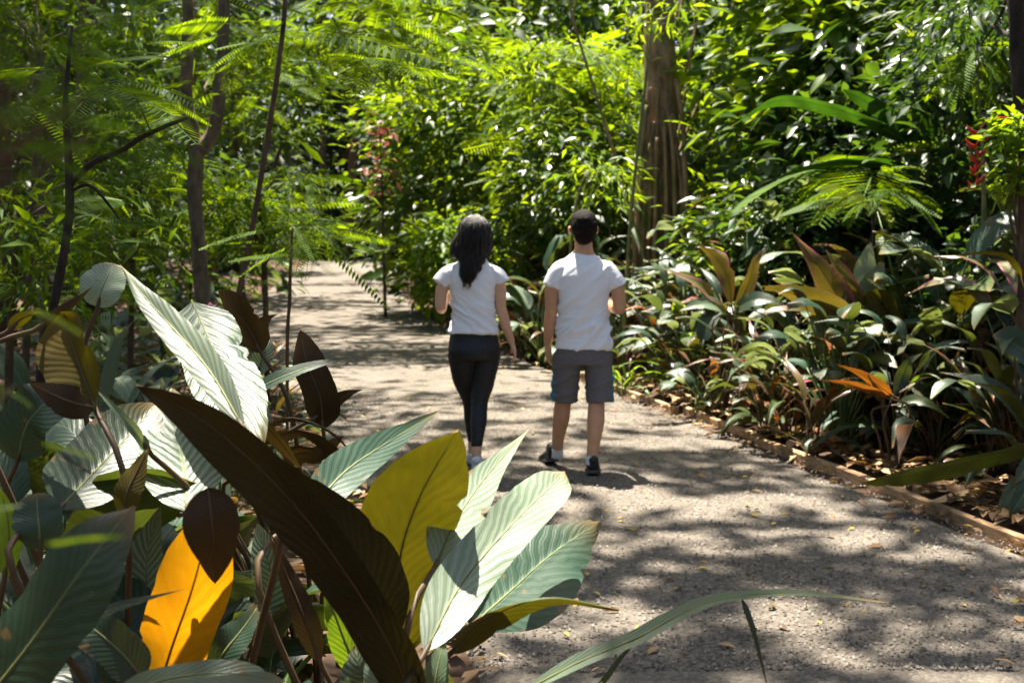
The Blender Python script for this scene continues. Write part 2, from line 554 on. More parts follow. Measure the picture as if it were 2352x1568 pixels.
M['b_cordyline'] = blade_mat('blade_cordyline', (0.075, 0.075, 0.022), (0.14, 0.12, 0.03), (0.11, 0.075, 0.022), (0.17, 0.125, 0.010), 0.28, 0.34, 0.7, 9, 0.5, 1.2, edge=(0.36, 0.07, 0.12))
M['b_orange'] = blade_mat('blade_orange', (0.16, 0.06, 0.02), (0.24, 0.11, 0.03), (0.19, 0.065, 0.018), (0.45, 0.14, 0.010), 0.30, 0.38, 0.6, 9, 0.5, 1.2)
M['b_banana'] = blade_mat('blade_banana', (0.03, 0.085, 0.012), (0.055, 0.12, 0.018), (0.035, 0.08, 0.012), (0.06, 0.15, 0.006), 0.32, 0.40, 0.4, 26, 0.5, 0.3)

# ------------------------------------------------------------------ ground, path, edging
def build_ground():
    xs = np.concatenate([np.array([-300, -150, -70, -35, -22]), np.arange(-16, 16.01, 0.3), np.array([22, 35, 70, 150, 300])])
    ys = np.concatenate([np.array([-300, -150, -60, -25, -10, -4]), np.arange(0, 56.01, 0.35), np.array([62, 75, 110, 180, 350])])
    X, Y = np.meshgrid(xs, ys, indexing='ij')
    ex = edge_x(Y)
    pw = path_w(Y)
    dr = X - ex                  # right of the right edge
    dl = (ex - pw) - X           # left of the left edge
    d = np.maximum(dr, dl)
    Z = np.where(d < -0.1, -0.03, np.clip((d + 0.1) / 0.5, 0, 1) * 0.085 - 0.03)
    bumps = np.array([[noise.noise(Vector((x * 1.1, y * 1.1, 3.1))) * 0.05 + noise.noise(Vector((x * 4.0, y * 4.0, 1.1))) * 0.022 for y in ys] for x in xs])
    Z = Z + bumps * np.clip(d / 0.5, 0, 1)
    nx, ny = len(xs), len(ys)
    verts = np.stack([X, Y, Z], -1).reshape(-1, 3)
    faces = [(i * ny + j, (i + 1) * ny + j, (i + 1) * ny + j + 1, i * ny + j + 1) for i in range(nx - 1) for j in range(ny - 1)]
    o = link('ground', mesh_from('ground', verts, faces, M['soil']))
    tag(o, 'bare brown soil of the planting beds beside the path', 'ground', kind='structure')


def build_path():
    ys = np.concatenate([np.arange(-8, 20, 0.12), np.arange(20, 50.5, 0.5)])
    nu = 28
    verts, faces = [], []
    for y in ys:
        ex, pw = float(edge_x(y)), float(path_w(y))
        w1 = noise.noise(Vector((0, y * 0.9, 7))) * 0.06
        w0 = noise.noise(Vector((5, y * 1.3, 7))) * 0.16
        for k in range(nu + 1):
            t = k / nu
            x = (ex - pw + w0) + (pw + w1 - w0) * t
            z = 0.012 + 0.015 * math.sin(math.pi * t) + 0.008 * noise.noise(Vector((x * 2, y * 2, 0)))
            if t in (0.0, 1.0):
                z = -0.035
            verts.append((x, y, z))
    for j in range(len(ys) - 1):
        for k in range(nu):
            a = j * (nu + 1) + k
            faces.append((a, a + 1, a + nu + 2, a + nu + 1))
    o = link('gravel_path', mesh_from('gravel_path', verts, faces, M['gravel']))
    tag(o, 'pale gravel path with dappled shade leading away between plants', 'path', kind='structure')


def build_edging():
    root = empty('path_edging', (float(edge_x(7.0)), 7.0, 0))
    tag(root, 'low weathered wooden board edging along the right side of the path', 'edging')
    base = Vector(root.location)
    y = 4.3
    k = 0
    while y < 13.0:
        L = random.uniform(1.5, 2.1)
        y2 = y + L
        off = 0.03 + random.uniform(-0.025, 0.03)
        a = Vector((float(edge_x(y)) + off, y + 0.012, 0))
        b = Vector((float(edge_x(y2)) + off + random.uniform(-0.02, 0.03), y2 - 0.012, 0))
        d = (b - a).normalized()
        s = Vector((d.y, -d.x, 0))
        th = random.uniform(0.045, 0.06)
        h = random.uniform(0.05, 0.07)
        V, F = [], []
        n = 7
        for i in range(n):
            t = i / (n - 1)
            c = a + (b - a) * t
            wv = 0.006 * noise.noise(Vector((k * 3.1, t * 3, 0)))
            hh = h + 0.005 * noise.noise(Vector((k * 5.1, t * 4, 2)))
            for (u, z) in ((0, -0.04), (0, hh - 0.006), (0.006, hh), (th - 0.006, hh), (th, hh - 0.006), (th, -0.04)):
                V.append(c + s * (u + wv) + Vector((0, 0, z)) - base)
        for i in range(n - 1):
            for q in range(6):
                q2 = (q + 1) % 6
                F.append((i * 6 + q, (i + 1) * 6 + q, (i + 1) * 6 + q2, i * 6 + q2))
        F.append(tuple(range(6)))
        F.append(tuple((n - 1) * 6 + q for q in range(5, -1, -1)))
        link('plank', mesh_from('plank', V, F, M['wood'], smooth=False), root)
        y = y2
        k += 1


def rot_frames(axis, up):
    X = axis / (np.linalg.norm(axis, axis=1, keepdims=True) + 1e-9)
    Yv = np.cross(up, X)
    Yv /= (np.linalg.norm(Yv, axis=1, keepdims=True) + 1e-9)
    Z = np.cross(X, Yv)
    return X, Yv, Z


def stamp(tv, tf, pos, axis, up, size):
    """Copies of a small template (verts, tris) at many places; returns one vertex and triangle array."""
    X, Yv, Z = rot_frames(axis, up)
    s = np.asarray(size)[:, None, None]
    v = (tv[None, :, 0:1] * X[:, None, :] + tv[None, :, 1:2] * Yv[:, None, :] + tv[None, :, 2:3] * Z[:, None, :]) * s + pos[:, None, :]
    n, k = len(pos), len(tv)
    t = tf[None, :, :] + (np.arange(n) * k)[:, None, None]
    return v.reshape(-1, 3), t.reshape(-1, 3)


def unit_rand(n):
    v = RNG.normal(size=(n, 3))
    return v / np.linalg.norm(v, axis=1, keepdims=True)


T_OVAL = (np.array([[0, 0, 0], [0.42, 0.21, 0.07], [0.5, 0, 0.0], [0.42, -0.21, 0.07], [1, 0, -0.10], [0.78, 0.12, 0.0], [0.78, -0.12, 0.0]], float),
          np.array([[0, 2, 1], [2, 5, 1], [2, 4, 5], [0, 3, 2], [2, 3, 6], [2, 6, 4]]))
T_LANCE = (np.array([[0, 0, 0], [0.4, 0.10, 0.04], [0.45, 0, 0.0], [0.4, -0.10, 0.04], [1, 0, -0.16]], float),
           np.array([[0, 2, 1], [2, 4, 1], [0, 3, 2], [2, 3, 4]]))
T_SMALL = (np.array([[0, 0, 0], [0.5, 0.26, 0.05], [0.5, -0.26, 0.05], [1, 0, -0.05]], float), np.array([[0, 2, 1], [1, 2, 3]]))
T_STONE = (np.array([[0.5, 0, 0], [-0.3, 0.45, 0], [-0.35, -0.4, 0], [0.05, 0.05, 0.5]], float), np.array([[0, 1, 3], [1, 2, 3], [2, 0, 3]]))


def frond_template(pairs=14, length=0.30, width=0.075, droop=0.22, fwd=0.45, taper=0.6):
    V, F = [], []
    for i in range(pairs):
        t = 0.12 + 0.86 * i / (pairs - 1)
        z = -droop * t * t
        ll = length * (math.sin(math.pi * min(1, 0.18 + 0.8 * t)) ** taper)
        for s in (-1, 1):
            b = len(V)
            base = np.array([t, 0, z])
            d = np.array([fwd, s, -0.18 - 0.15 * t])
            d /= np.linalg.norm(d)
            perp = np.array([1, -s * fwd, 0.25])
            perp /= np.linalg.norm(perp)
            V += [base, base + d * ll * 0.45 + perp * width * 0.5, base + d * ll, base + d * ll * 0.45 - perp * width * 0.5]
            F += [[b, b + 1, b + 2], [b, b + 2, b + 3]] if s > 0 else [[b, b + 2, b + 1], [b, b + 3, b + 2]]
    b = len(V)
    for t in (0.0, 0.5, 1.0):
        V += [np.array([t, 0.006, -droop * t * t]), np.array([t, -0.006, -droop * t * t])]
    F += [[b, b + 1, b + 2], [b + 1, b + 3, b + 2], [b + 2, b + 3, b + 4], [b + 3, b + 5, b + 4]]
    return np.array(V), np.array(F)


T_FROND = frond_template(20, 0.22, 0.036, 0.20, 0.35, 0.6)
T_FERN = frond_template(22, 0.26, 0.042, 0.30, 0.35, 0.7)
T_PALM = frond_template(18, 0.42, 0.05, 0.42, 0.7, 0.5)


def build_stones_and_litter():
    # loose stones on the near path
    n = 16000
    y = 4.6 + RNG.random(n) ** 1.5 * 7.5
    x = edge_x(y) - RNG.random(n) * path_w(y) * 0.99
    pos = np.stack([x, y, np.full(n, 0.02)], 1)
    pos[:, 2] += 0.012 * np.sin(np.pi * np.clip((edge_x(y) - x) / path_w(y), 0, 1))
    ang = RNG.random(n) * 6.28
    ax = np.stack([np.cos(ang), np.sin(ang), np.zeros(n)], 1)
    v, t = stamp(*T_STONE, pos, ax, np.tile([0, 0, 1.0], (n, 1)), RNG.uniform(0.008, 0.022, n))
    o = link('gravel', tri_mesh('gravel', v, t, M['stone']))
    tag(o, 'loose small stones scattered over the near gravel path', 'gravel', kind='stuff')

    def lit(name, label, n, region, mat, smin, smax, tm):
        y = region[0] + RNG.random(n) ** 1.4 * (region[1] - region[0])
        side = region[2]
        if side == 'path':
            q = RNG.random(n)
            q = np.where(RNG.random(n) < region[3], np.where(q < 0.5, (q * 2) ** 2.2 * 0.28, 1 - ((q - 0.5) * 2) ** 2.2 * 0.28), q)
            x = edge_x(y) - q * path_w(y)
            z = np.full(n, 0.03)
        elif side == 'right':
            x = edge_x(y) + 0.14 + RNG.random(n) ** 1.3 * 3.5
            z = np.full(n, 0.085)
        else:
            x = edge_x(y) - path_w(y) - RNG.random(n) ** 1.3 * 3.5
            z = np.full(n, 0.085)
        pos = np.stack([x, y, z + RNG.random(n) * 0.02], 1)
        ang = RNG.random(n) * 6.28
        ax = np.stack([np.cos(ang), np.sin(ang), RNG.normal(size=n) * 0.15], 1)
        up = np.array([0, 0, 1.0]) + RNG.normal(size=(n, 3)) * 0.25
        v, t = stamp(*tm, pos, ax, up, RNG.uniform(smin, smax, n))
        o = link(name, tri_mesh(name, v, t, mat))
        tag(o, label, 'leaf litter', kind='stuff')
    lit('fallen_leaves', 'small yellow fallen leaves sprinkled on the gravel path', 260, (5.0, 16, 'path', 0.2), M['yellow_litter'], 0.025, 0.07, T_OVAL)
    lit('leaf_litter', 'brown dead leaves drifted along both edges of the gravel path', 650, (4.6, 22, 'path', 0.9), M['litter'], 0.03, 0.10, T_OVAL)
    lit('leaf_litter', 'dry brown leaf litter on the soil right of the path', 5200, (5.2, 17, 'right'), M['litter'], 0.05, 0.2, T_OVAL)
    lit('leaf_litter', 'dry brown leaf litter under the plants left of the path', 2200, (3, 17, 'left'), M['litter'], 0.05, 0.18, T_OVAL)


build_ground()
build_path()
build_edging()
build_stones_and_litter()

# ------------------------------------------------------------------ the two walkers
def ellip(c, r, n=14, m=10):
    V, F = [], []
    for i in range(m + 1):
        th = math.pi * i / m
        for k in range(n):
            ph = 2 * math.pi * k / n
            V.append(np.array(c) + np.array((r[0] * math.sin(th) * math.cos(ph), r[1] * math.sin(th) * math.sin(ph), r[2] * math.cos(th))))
    for i in range(m):
        for k in range(n):
            F.append((i * n + k, (i + 1) * n + k, (i + 1) * n + (k + 1) % n, i * n + (k + 1) % n))
    return V, F


def loft(secs, n=24):
    """Stacked level ellipses: (x, y, z, rx, ry)."""
    zs = np.linspace(0, len(secs) - 1, len(secs) * 4)
    arr = np.array(secs, float)
    S = catmull(arr, len(secs) * 4)
    V, F = [], []
    for x, y, z, rx, ry in S:
        for k in range(n):
            a = 2 * math.pi * k / n
            V.append(np.array((x + rx * math.cos(a), y + ry * math.sin(a), z)))
    m = len(S)
    for i in range(m - 1):
        for k in range(n):
            k2 = (k + 1) % n
            F.append((i * n + k, i * n + k2, (i + 1) * n + k2, (i + 1) * n + k))
    F.append(tuple(range(n - 1, -1, -1)))
    F.append(tuple((m - 1) * n + k for k in range(n)))
    return V, F


def limb(pts, radii, seg=14):
    v, f = tube([np.array(p, float) for p in pts], radii, seg, len(pts) * 5)
    e1 = ellip(pts[0], (radii[0],) * 3, 10, 8)
    e2 = ellip(pts[-1], (radii[-1],) * 3, 10, 8)
    return [(v, f), e1, e2]


def hand(wrist, d, across, pn, s=1.0, curl=0.55, thumb=1):
    """Palm, four fingers of unequal length and a thumb; d along the hand, across towards the little finger side, pn palm normal."""
    w = np.array(wrist, float)
    d, a, p = [np.array(q, float) / np.linalg.norm(q) for q in (d, across, pn)]
    parts = []
    for off in (-0.026, -0.009, 0.009, 0.025):
        parts.append(tube([w + a * off * 0.5 * s, w + (d * 0.045 + a * off) * s, w + (d * 0.088 + a * off * 1.05) * s], [0.016 * s, 0.017 * s, 0.013 * s], 8, 7))
    for off, L in ((-0.031, 0.072), (-0.010, 0.082), (0.011, 0.076), (0.031, 0.058)):
        b = w + (d * 0.086 + a * off) * s
        c1 = b + (d * math.cos(curl * 0.4) + p * math.sin(curl * 0.4) + a * off * 1.2) * L * 0.42 * s
        c2 = c1 + (d * math.cos(curl) + p * math.sin(curl)) * L * 0.33 * s
        c3 = c2 + (d * math.cos(curl * 1.7) + p * math.sin(curl * 1.7)) * L * 0.25 * s
        parts += limb([b, c1, c2, c3], [0.0095 * s, 0.009 * s, 0.008 * s, 0.0065 * s], 8)
    b = w + (d * 0.022 - a * 0.026) * s
    c1 = b + (d * 0.6 - a * 0.65 + p * 0.35) * 0.038 * s
    c2 = c1 + (d * 0.85 - a * 0.25 + p * 0.4) * 0.03 * s
    c3 = c2 + (d * 0.9 + p * 0.35) * 0.022 * s
    parts += limb([b, c1, c2, c3], [0.014 * s, 0.012 * s, 0.010 * s, 0.008 * s], 8)
    return parts


def remeshed(name, parts, voxel, smooth, mats, parent, disp=None, side=None, decim=None):
    v, f = merge(parts)
    me = bpy.data.meshes.new('tmp')
    me.from_pydata([tuple(q) for q in v], [], f)
    ob = bpy.data.objects.new('tmp', me)
    col.objects.link(ob)
    md = ob.modifiers.new('r', 'REMESH')
    md.mode = 'VOXEL'
    md.voxel_size = voxel
    if smooth:
        sm = ob.modifiers.new('s', 'SMOOTH')
        sm.iterations = smooth
        sm.factor = 0.5
    dg = bpy.context.evaluated_depsgraph_get()
    me2 = bpy.data.meshes.new_from_object(ob.evaluated_get(dg))
    bpy.data.objects.remove(ob)
    me2.name = name
    if disp is not None:
        nv = len(me2.vertices)
        co = np.empty(nv * 3, dtype=np.float32)
        me2.vertices.foreach_get('co', co)
        no = np.empty(nv * 3, dtype=np.float32)
        me2.vertex_normals.foreach_get('vector', no)
        co, no = co.reshape(-1, 3), no.reshape(-1, 3)
        dv = np.array([disp(Vector(c)) for c in co.tolist()], dtype=np.float32)
        me2.vertices.foreach_set('co', (co + no * dv[:, None]).ravel())
    me2.materials.clear()
    for m in mats:
        me2.materials.append(m)
    n = len(me2.polygons)
    me2.polygons.foreach_set('use_smooth', [True] * n)
    if side is not None:
        me2.polygons.foreach_set('material_index', [side(p.center, p.normal) for p in me2.polygons])
    else:
        me2.polygons.foreach_set('material_index', [0] * n)
    me2.update()
    return link(name, me2, parent)


def shoe(heel, ang, L, wmul, parent, mat_up, mat_sole, pitch=0.0):
    h = Vector(heel)
    d = Vector((math.sin(ang), math.cos(ang), 0))
    s = Vector((d.y, -d.x, 0))
    def at(t, u, z):
        lift = pitch * (0.72 - t) * L if t < 0.72 else 0.0
        return np.array(h + d * (t * L) + s * u + Vector((0, 0, z + lift)))
    secs = [(-0.02, 0.018, 0.030, 0.075), (0.05, 0.033, 0.018, 0.10), (0.2, 0.037, 0.012, 0.105), (0.38, 0.036, 0.012, 0.095), (0.55, 0.042, 0.012, 0.078), (0.75, 0.047, 0.012, 0.06), (0.92, 0.038, 0.014, 0.045), (1.01, 0.016, 0.02, 0.034)]
    V, F = [], []
    n = 14
    for t, w, z0, z1 in secs:
        for k in range(n):
            a = 2 * math.pi * k / n
            V.append(at(t, w * wmul * math.cos(a), (z0 + z1) / 2 + (z1 - z0) / 2 * math.sin(a)))
    for i in range(len(secs) - 1):
        for k in range(n):
            F.append((i * n + k, i * n + (k + 1) % n, (i + 1) * n + (k + 1) % n, (i + 1) * n + k))
    F += [tuple(range(n)), tuple((len(secs) - 1) * n + k for k in range(n - 1, -1, -1))]
    parts = [(V, F)]
    parts += limb([at(0.06, 0, 0.085), at(0.20, 0, 0.10), at(0.30, 0, 0.09)], [0.032, 0.038, 0.030], 12)
    o = remeshed('shoe', parts, 0.006, 3, [mat_up], parent)
    V, F = [], []
    m = len(secs)
    for zz in (0.0, 0.024):
        for t, w, _, _ in secs:
            for sg in (-1, 1):
                V.append(at(t, sg * (w + 0.005) * wmul, zz))
    for i in range(m - 1):
        a = 2 * i
        F += [(a, a + 2, a + 3, a + 1), (2 * m + a, 2 * m + a + 1, 2 * m + a + 3, 2 * m + a + 2), (a, 2 * m + a, 2 * m + a + 2, a + 2), (a + 1, a + 3, 2 * m + a + 3, 2 * m + a + 1)]
    F += [(0, 1, 2 * m + 1, 2 * m), (2 * m - 2, 4 * m - 2, 4 * m - 1, 2 * m - 1)]
    link('sole', mesh_from('sole', V, F, mat_sole, smooth=False), o)
    return o


M['skin'] = plain_mat('skin_tan', (0.60, 0.32, 0.18), 0.5, 0.3, 14.0, 0.12, 0.05, sss=0.12)
M['skin_light'] = plain_mat('skin_light', (0.68, 0.40, 0.25), 0.5, 0.4, 14.0, 0.10, 0.05, sss=0.12)
M['white_cotton'] = plain_mat('white_cotton', (0.90, 0.90, 0.92), 0.85, 0.2, 220.0, 0.05, 0.08, sheen=0.2)
M['black_lycra'] = plain_mat('black_lycra', (0.012, 0.012, 0.014), 0.55, 0.4, 160.0, 0.2, 0.05)
M['grey_cloth'] = plain_mat('grey_cloth', (0.15, 0.138, 0.14), 0.85, 0.2, 180.0, 0.12, 0.08)
M['blue_cloth'] = plain_mat('blue_cloth', (0.075, 0.18, 0.25), 0.8, 0.2, 180.0, 0.12, 0.08)
M['hair_black'] = plain_mat('hair_black', (0.014, 0.010, 0.008), 0.42, 0.5, 60.0, 0.5, 0.5, aniso=(8, 8, 0.7))
M['hair_brown'] = plain_mat('hair_brown', (0.010, 0.006, 0.0045), 0.7, 0.15, 90.0, 0.5, 0.6, aniso=(4, 4, 1))
M['shoe_black'] = plain_mat('shoe_black', (0.018, 0.018, 0.018), 0.6, 0.4, 40.0, 0.4, 0.2)
M['shoe_white'] = plain_mat('shoe_white', (0.62, 0.65, 0.72), 0.6, 0.3, 40.0, 0.1, 0.1)
M['sock'] = plain_mat('sock_white', (0.72, 0.72, 0.72), 0.9, 0.1, 120.0, 0.1, 0.1)
M['sole_grey'] = plain_mat('sole_grey', (0.10, 0.09, 0.08), 0.8, 0.2, 30.0, 0.3)
M['eye'] = plain_mat('eye_white', (0.7, 0.7, 0.68), 0.2, 0.5)


def head_parts(c, s=1.0):
    c = np.array(c, float)
    k = lambda x, y, z: c + np.array((x, y, z)) * s
    P_ = [ellip(k(0, 0, 0.02), (0.077 * s, 0.096 * s, 0.098 * s)),
          ellip(k(0, 0.03, -0.05), (0.060 * s, 0.068 * s, 0.072 * s)),
          ellip(k(0, 0.065, -0.095), (0.028 * s, 0.024 * s, 0.022 * s)),           # chin
          ellip(k(0, 0.082, 0.025), (0.052 * s, 0.018 * s, 0.012 * s)),            # brow
          ellip(k(0, 0.088, -0.065), (0.024 * s, 0.010 * s, 0.007 * s)),           # lips
          ellip(k(0, 0.087, -0.078), (0.021 * s, 0.010 * s, 0.006 * s))]
    P_ += limb([k(0, 0.088, 0.015), k(0, 0.108, -0.03)], [0.010 * s, 0.015 * s], 8)  # nose
    for sg in (-1, 1):
        P_.append(ellip(k(sg * 0.094, -0.002, -0.022), (0.013 * s, 0.018 * s, 0.032 * s)))
    return P_


def eyes(c, s, parent):
    for sg in (-1, 1):
        v, f = ellip(np.array(c) + np.array((sg * 0.032, 0.083, 0.0)) * s, (0.012 * s, 0.009 * s, 0.010 * s), 10, 8)
        link('eye', mesh_from('eye', v, f, M['eye']), parent)


def folds(seed, amp=0.006, zc=1.0, dirn=1.0, spread=0.25, steep=0.5, hem=0.0):
    """Cloth folds: ridges running aslant, strongest round height zc."""
    def fn(co):
        ac = co.z * math.cos(steep) - dirn * co.x * math.sin(steep)
        al = co.z * math.sin(steep) + dirn * co.x * math.cos(steep)
        a = noise.noise(Vector((ac * 11 + seed, al * 2.2, co.y * 3)))
        b = noise.noise(Vector((ac * 24 + seed * 2, al * 4.0, co.y * 5)))
        w = 0.25 + math.exp(-((co.z - zc) / spread) ** 2)
        r1 = max(0.0, 1 - abs(a) * 3.2) ** 1.4
        r2 = max(0.0, 1 - abs(b) * 3.2) ** 1.4
        big = noise.noise(Vector((co.x * 4 + seed, co.y * 4, co.z * 3)))
        v = amp * (w * (1.1 * r1 + 0.55 * r2 - 0.35) + 0.5 * big)
        return max(v, -0.002) if co.z < hem else v
    return fn


# ---- man
def build_man():
    Yc = 8.35
    root = empty('person', (gx(1340, Yc), Yc, 0.016), math.radians(3))
    tag(root, 'person with short dark hair in white t-shirt and grey shorts walking away', 'person')
    hc = (0.0, 0.03, 1.640)
    parts = [loft([(0, 0, 0.80, 0.12, 0.09), (0, 0, 0.90, 0.135, 0.095), (0, 0, 1.02, 0.135, 0.095), (0, 0, 1.2, 0.15, 0.10), (0, 0, 1.34, 0.155, 0.09), (0, 0, 1.41, 0.115, 0.065), (0, 0.0, 1.475, 0.068, 0.06), (0, 0.01, 1.53, 0.058, 0.060), (0, 0.02, 1.60, 0.06, 0.065)])]
    parts += head_parts(hc, 0.96)
    # left arm hanging, slightly turned
    parts += limb([(-0.145, 0, 1.352), (-0.205, -0.005, 1.25), (-0.212, 0.0, 1.08)], [0.044, 0.050, 0.042])
    parts += limb([(-0.212, 0.0, 1.08), (-0.222, 0.03, 0.98), (-0.228, 0.07, 0.865)], [0.043, 0.042, 0.027])
    parts += hand((-0.228, 0.072, 0.865), (0.05, 0.10, -1), (0.25, -1, -0.05), (1, 0.2, 0.05), 1.05, 0.5)
    # right arm, elbow bent, forearm forward
    parts += limb([(0.145, 0, 1.352), (0.218, -0.015, 1.25), (0.238, -0.03, 1.105)], [0.044, 0.050, 0.042])
    parts += limb([(0.238, -0.03, 1.105), (0.225, 0.09, 1.10), (0.185, 0.215, 1.125)], [0.043, 0.041, 0.027])
    parts += hand((0.183, 0.22, 1.126), (-0.35, 1, 0.12), (0.1, 0.1, -1), (-1, -0.3, 0), 1.05, 0.9)
    # legs: left ahead, right behind
    parts += limb([(-0.092, 0, 0.84), (-0.108, 0.05, 0.66), (-0.122, 0.085, 0.49)], [0.074, 0.072, 0.056])
    parts += limb([(-0.122, 0.085, 0.49), (-0.135, 0.095, 0.36), (-0.150, 0.14, 0.22), (-0.155, 0.17, 0.10)], [0.055, 0.060, 0.043, 0.036])
    parts += limb([(0.092, 0, 0.84), (0.098, -0.01, 0.66), (0.090, -0.035, 0.49)], [0.074, 0.072, 0.056])
    parts += limb([(0.088, -0.035, 0.49), (0.078, -0.085, 0.36), (0.060, -0.13, 0.22), (0.045, -0.155, 0.10)], [0.055, 0.060, 0.043, 0.036])
    remeshed('body', parts, 0.0065, 3, [M['skin']], root)
    eyes(hc, 1.0, root)
    # shirt
    sp = [loft([(0.002, 0, 0.838, 0.192, 0.136), (0, 0, 0.95, 0.176, 0.122), (0, 0, 1.08, 0.168, 0.118), (0, 0, 1.25, 0.180, 0.122), (0, 0, 1.35, 0.170, 0.108), (0, 0, 1.412, 0.134, 0.083), (0, 0.0, 1.452, 0.092, 0.068), (0, 0.004, 1.474, 0.066, 0.062)])]
    sp += [tube([np.array(q) for q in [(-0.08, 0, 1.385), (-0.150, 0, 1.362), (-0.184, -0.003, 1.31), (-0.212, -0.004, 1.245)]], [0.045, 0.056, 0.060, 0.063], 18, 14)]
    sp += [tube([np.array(q) for q in [(0.08, 0, 1.385), (0.155, 0, 1.360), (0.192, -0.01, 1.31), (0.232, -0.016, 1.245)]], [0.045, 0.056, 0.060, 0.065], 18, 14)]
    fn = folds(2.0, 0.016, 0.97, 1.0, 0.2, 0.65, 0.90)
    remeshed('t_shirt', sp, 0.0075, 4, [M['white_cotton']], root, fn)
    # shorts with blue side panels
    sh = [loft([(0, 0, 0.90, 0.165, 0.115), (0, 0, 0.84, 0.178, 0.125), (0, 0, 0.78, 0.188, 0.130), (0, 0, 0.735, 0.185, 0.125)])]
    sh += [tube([np.array(q) for q in [(-0.095, 0.0, 0.80), (-0.108, 0.03, 0.65), (-0.118, 0.06, 0.482)]], [0.098, 0.094, 0.092], 20, 12)]
    sh += [tube([np.array(q) for q in [(0.095, 0.0, 0.80), (0.106, -0.01, 0.65), (0.112, -0.03, 0.475)]], [0.098, 0.096, 0.097], 20, 12)]

    def side(c, nrm):
        cx_ = -0.112 if c.x < 0 else 0.108
        out = (c.x - cx_) * (1 if c.x > 0 else -1)
        return 1 if (out > 0.072 and c.z < 0.69 + 0.02 * math.sin(c.y * 20)) else 0
    remeshed('shorts', sh, 0.0075, 4, [M['grey_cloth'], M['blue_cloth']], root, folds(9.0, 0.008, 0.6, 1.0, 0.25, 0.3), side)
    # hair cap
    hp = [ellip((0, 0.0, 1.672), (0.090, 0.108, 0.085)), ellip((0, -0.034, 1.640), (0.089, 0.074, 0.090)), ellip((0, -0.048, 1.580), (0.068, 0.046, 0.058))]
    remeshed('hair', hp, 0.006, 4, [M['hair_brown']], root, lambda co: 0.0025 * noise.noise(co * 90) + 0.004 * noise.noise(co * 18))
    for (hl, an, ax_) in (((-0.180, 0.165, 0.0), math.radians(-10), None), ((0.050, -0.20, 0.0), math.radians(6), None)):
        shoe(hl, an, 0.285, 1.08, root, M['shoe_black'], M['sole_grey'], 0.22 if hl[0] < 0 else 0.16)
    for (a, b) in (((-0.154, 0.165, 0.135), (-0.156, 0.180, 0.075)), ((0.048, -0.150, 0.138), (0.046, -0.160, 0.08))):
        v, f = tube([np.array(a), (np.array(a) + np.array(b)) / 2, np.array(b)], [0.041, 0.042, 0.044], 14, 6)
        link('sock', mesh_from('sock', v, f, M['sock']), root)


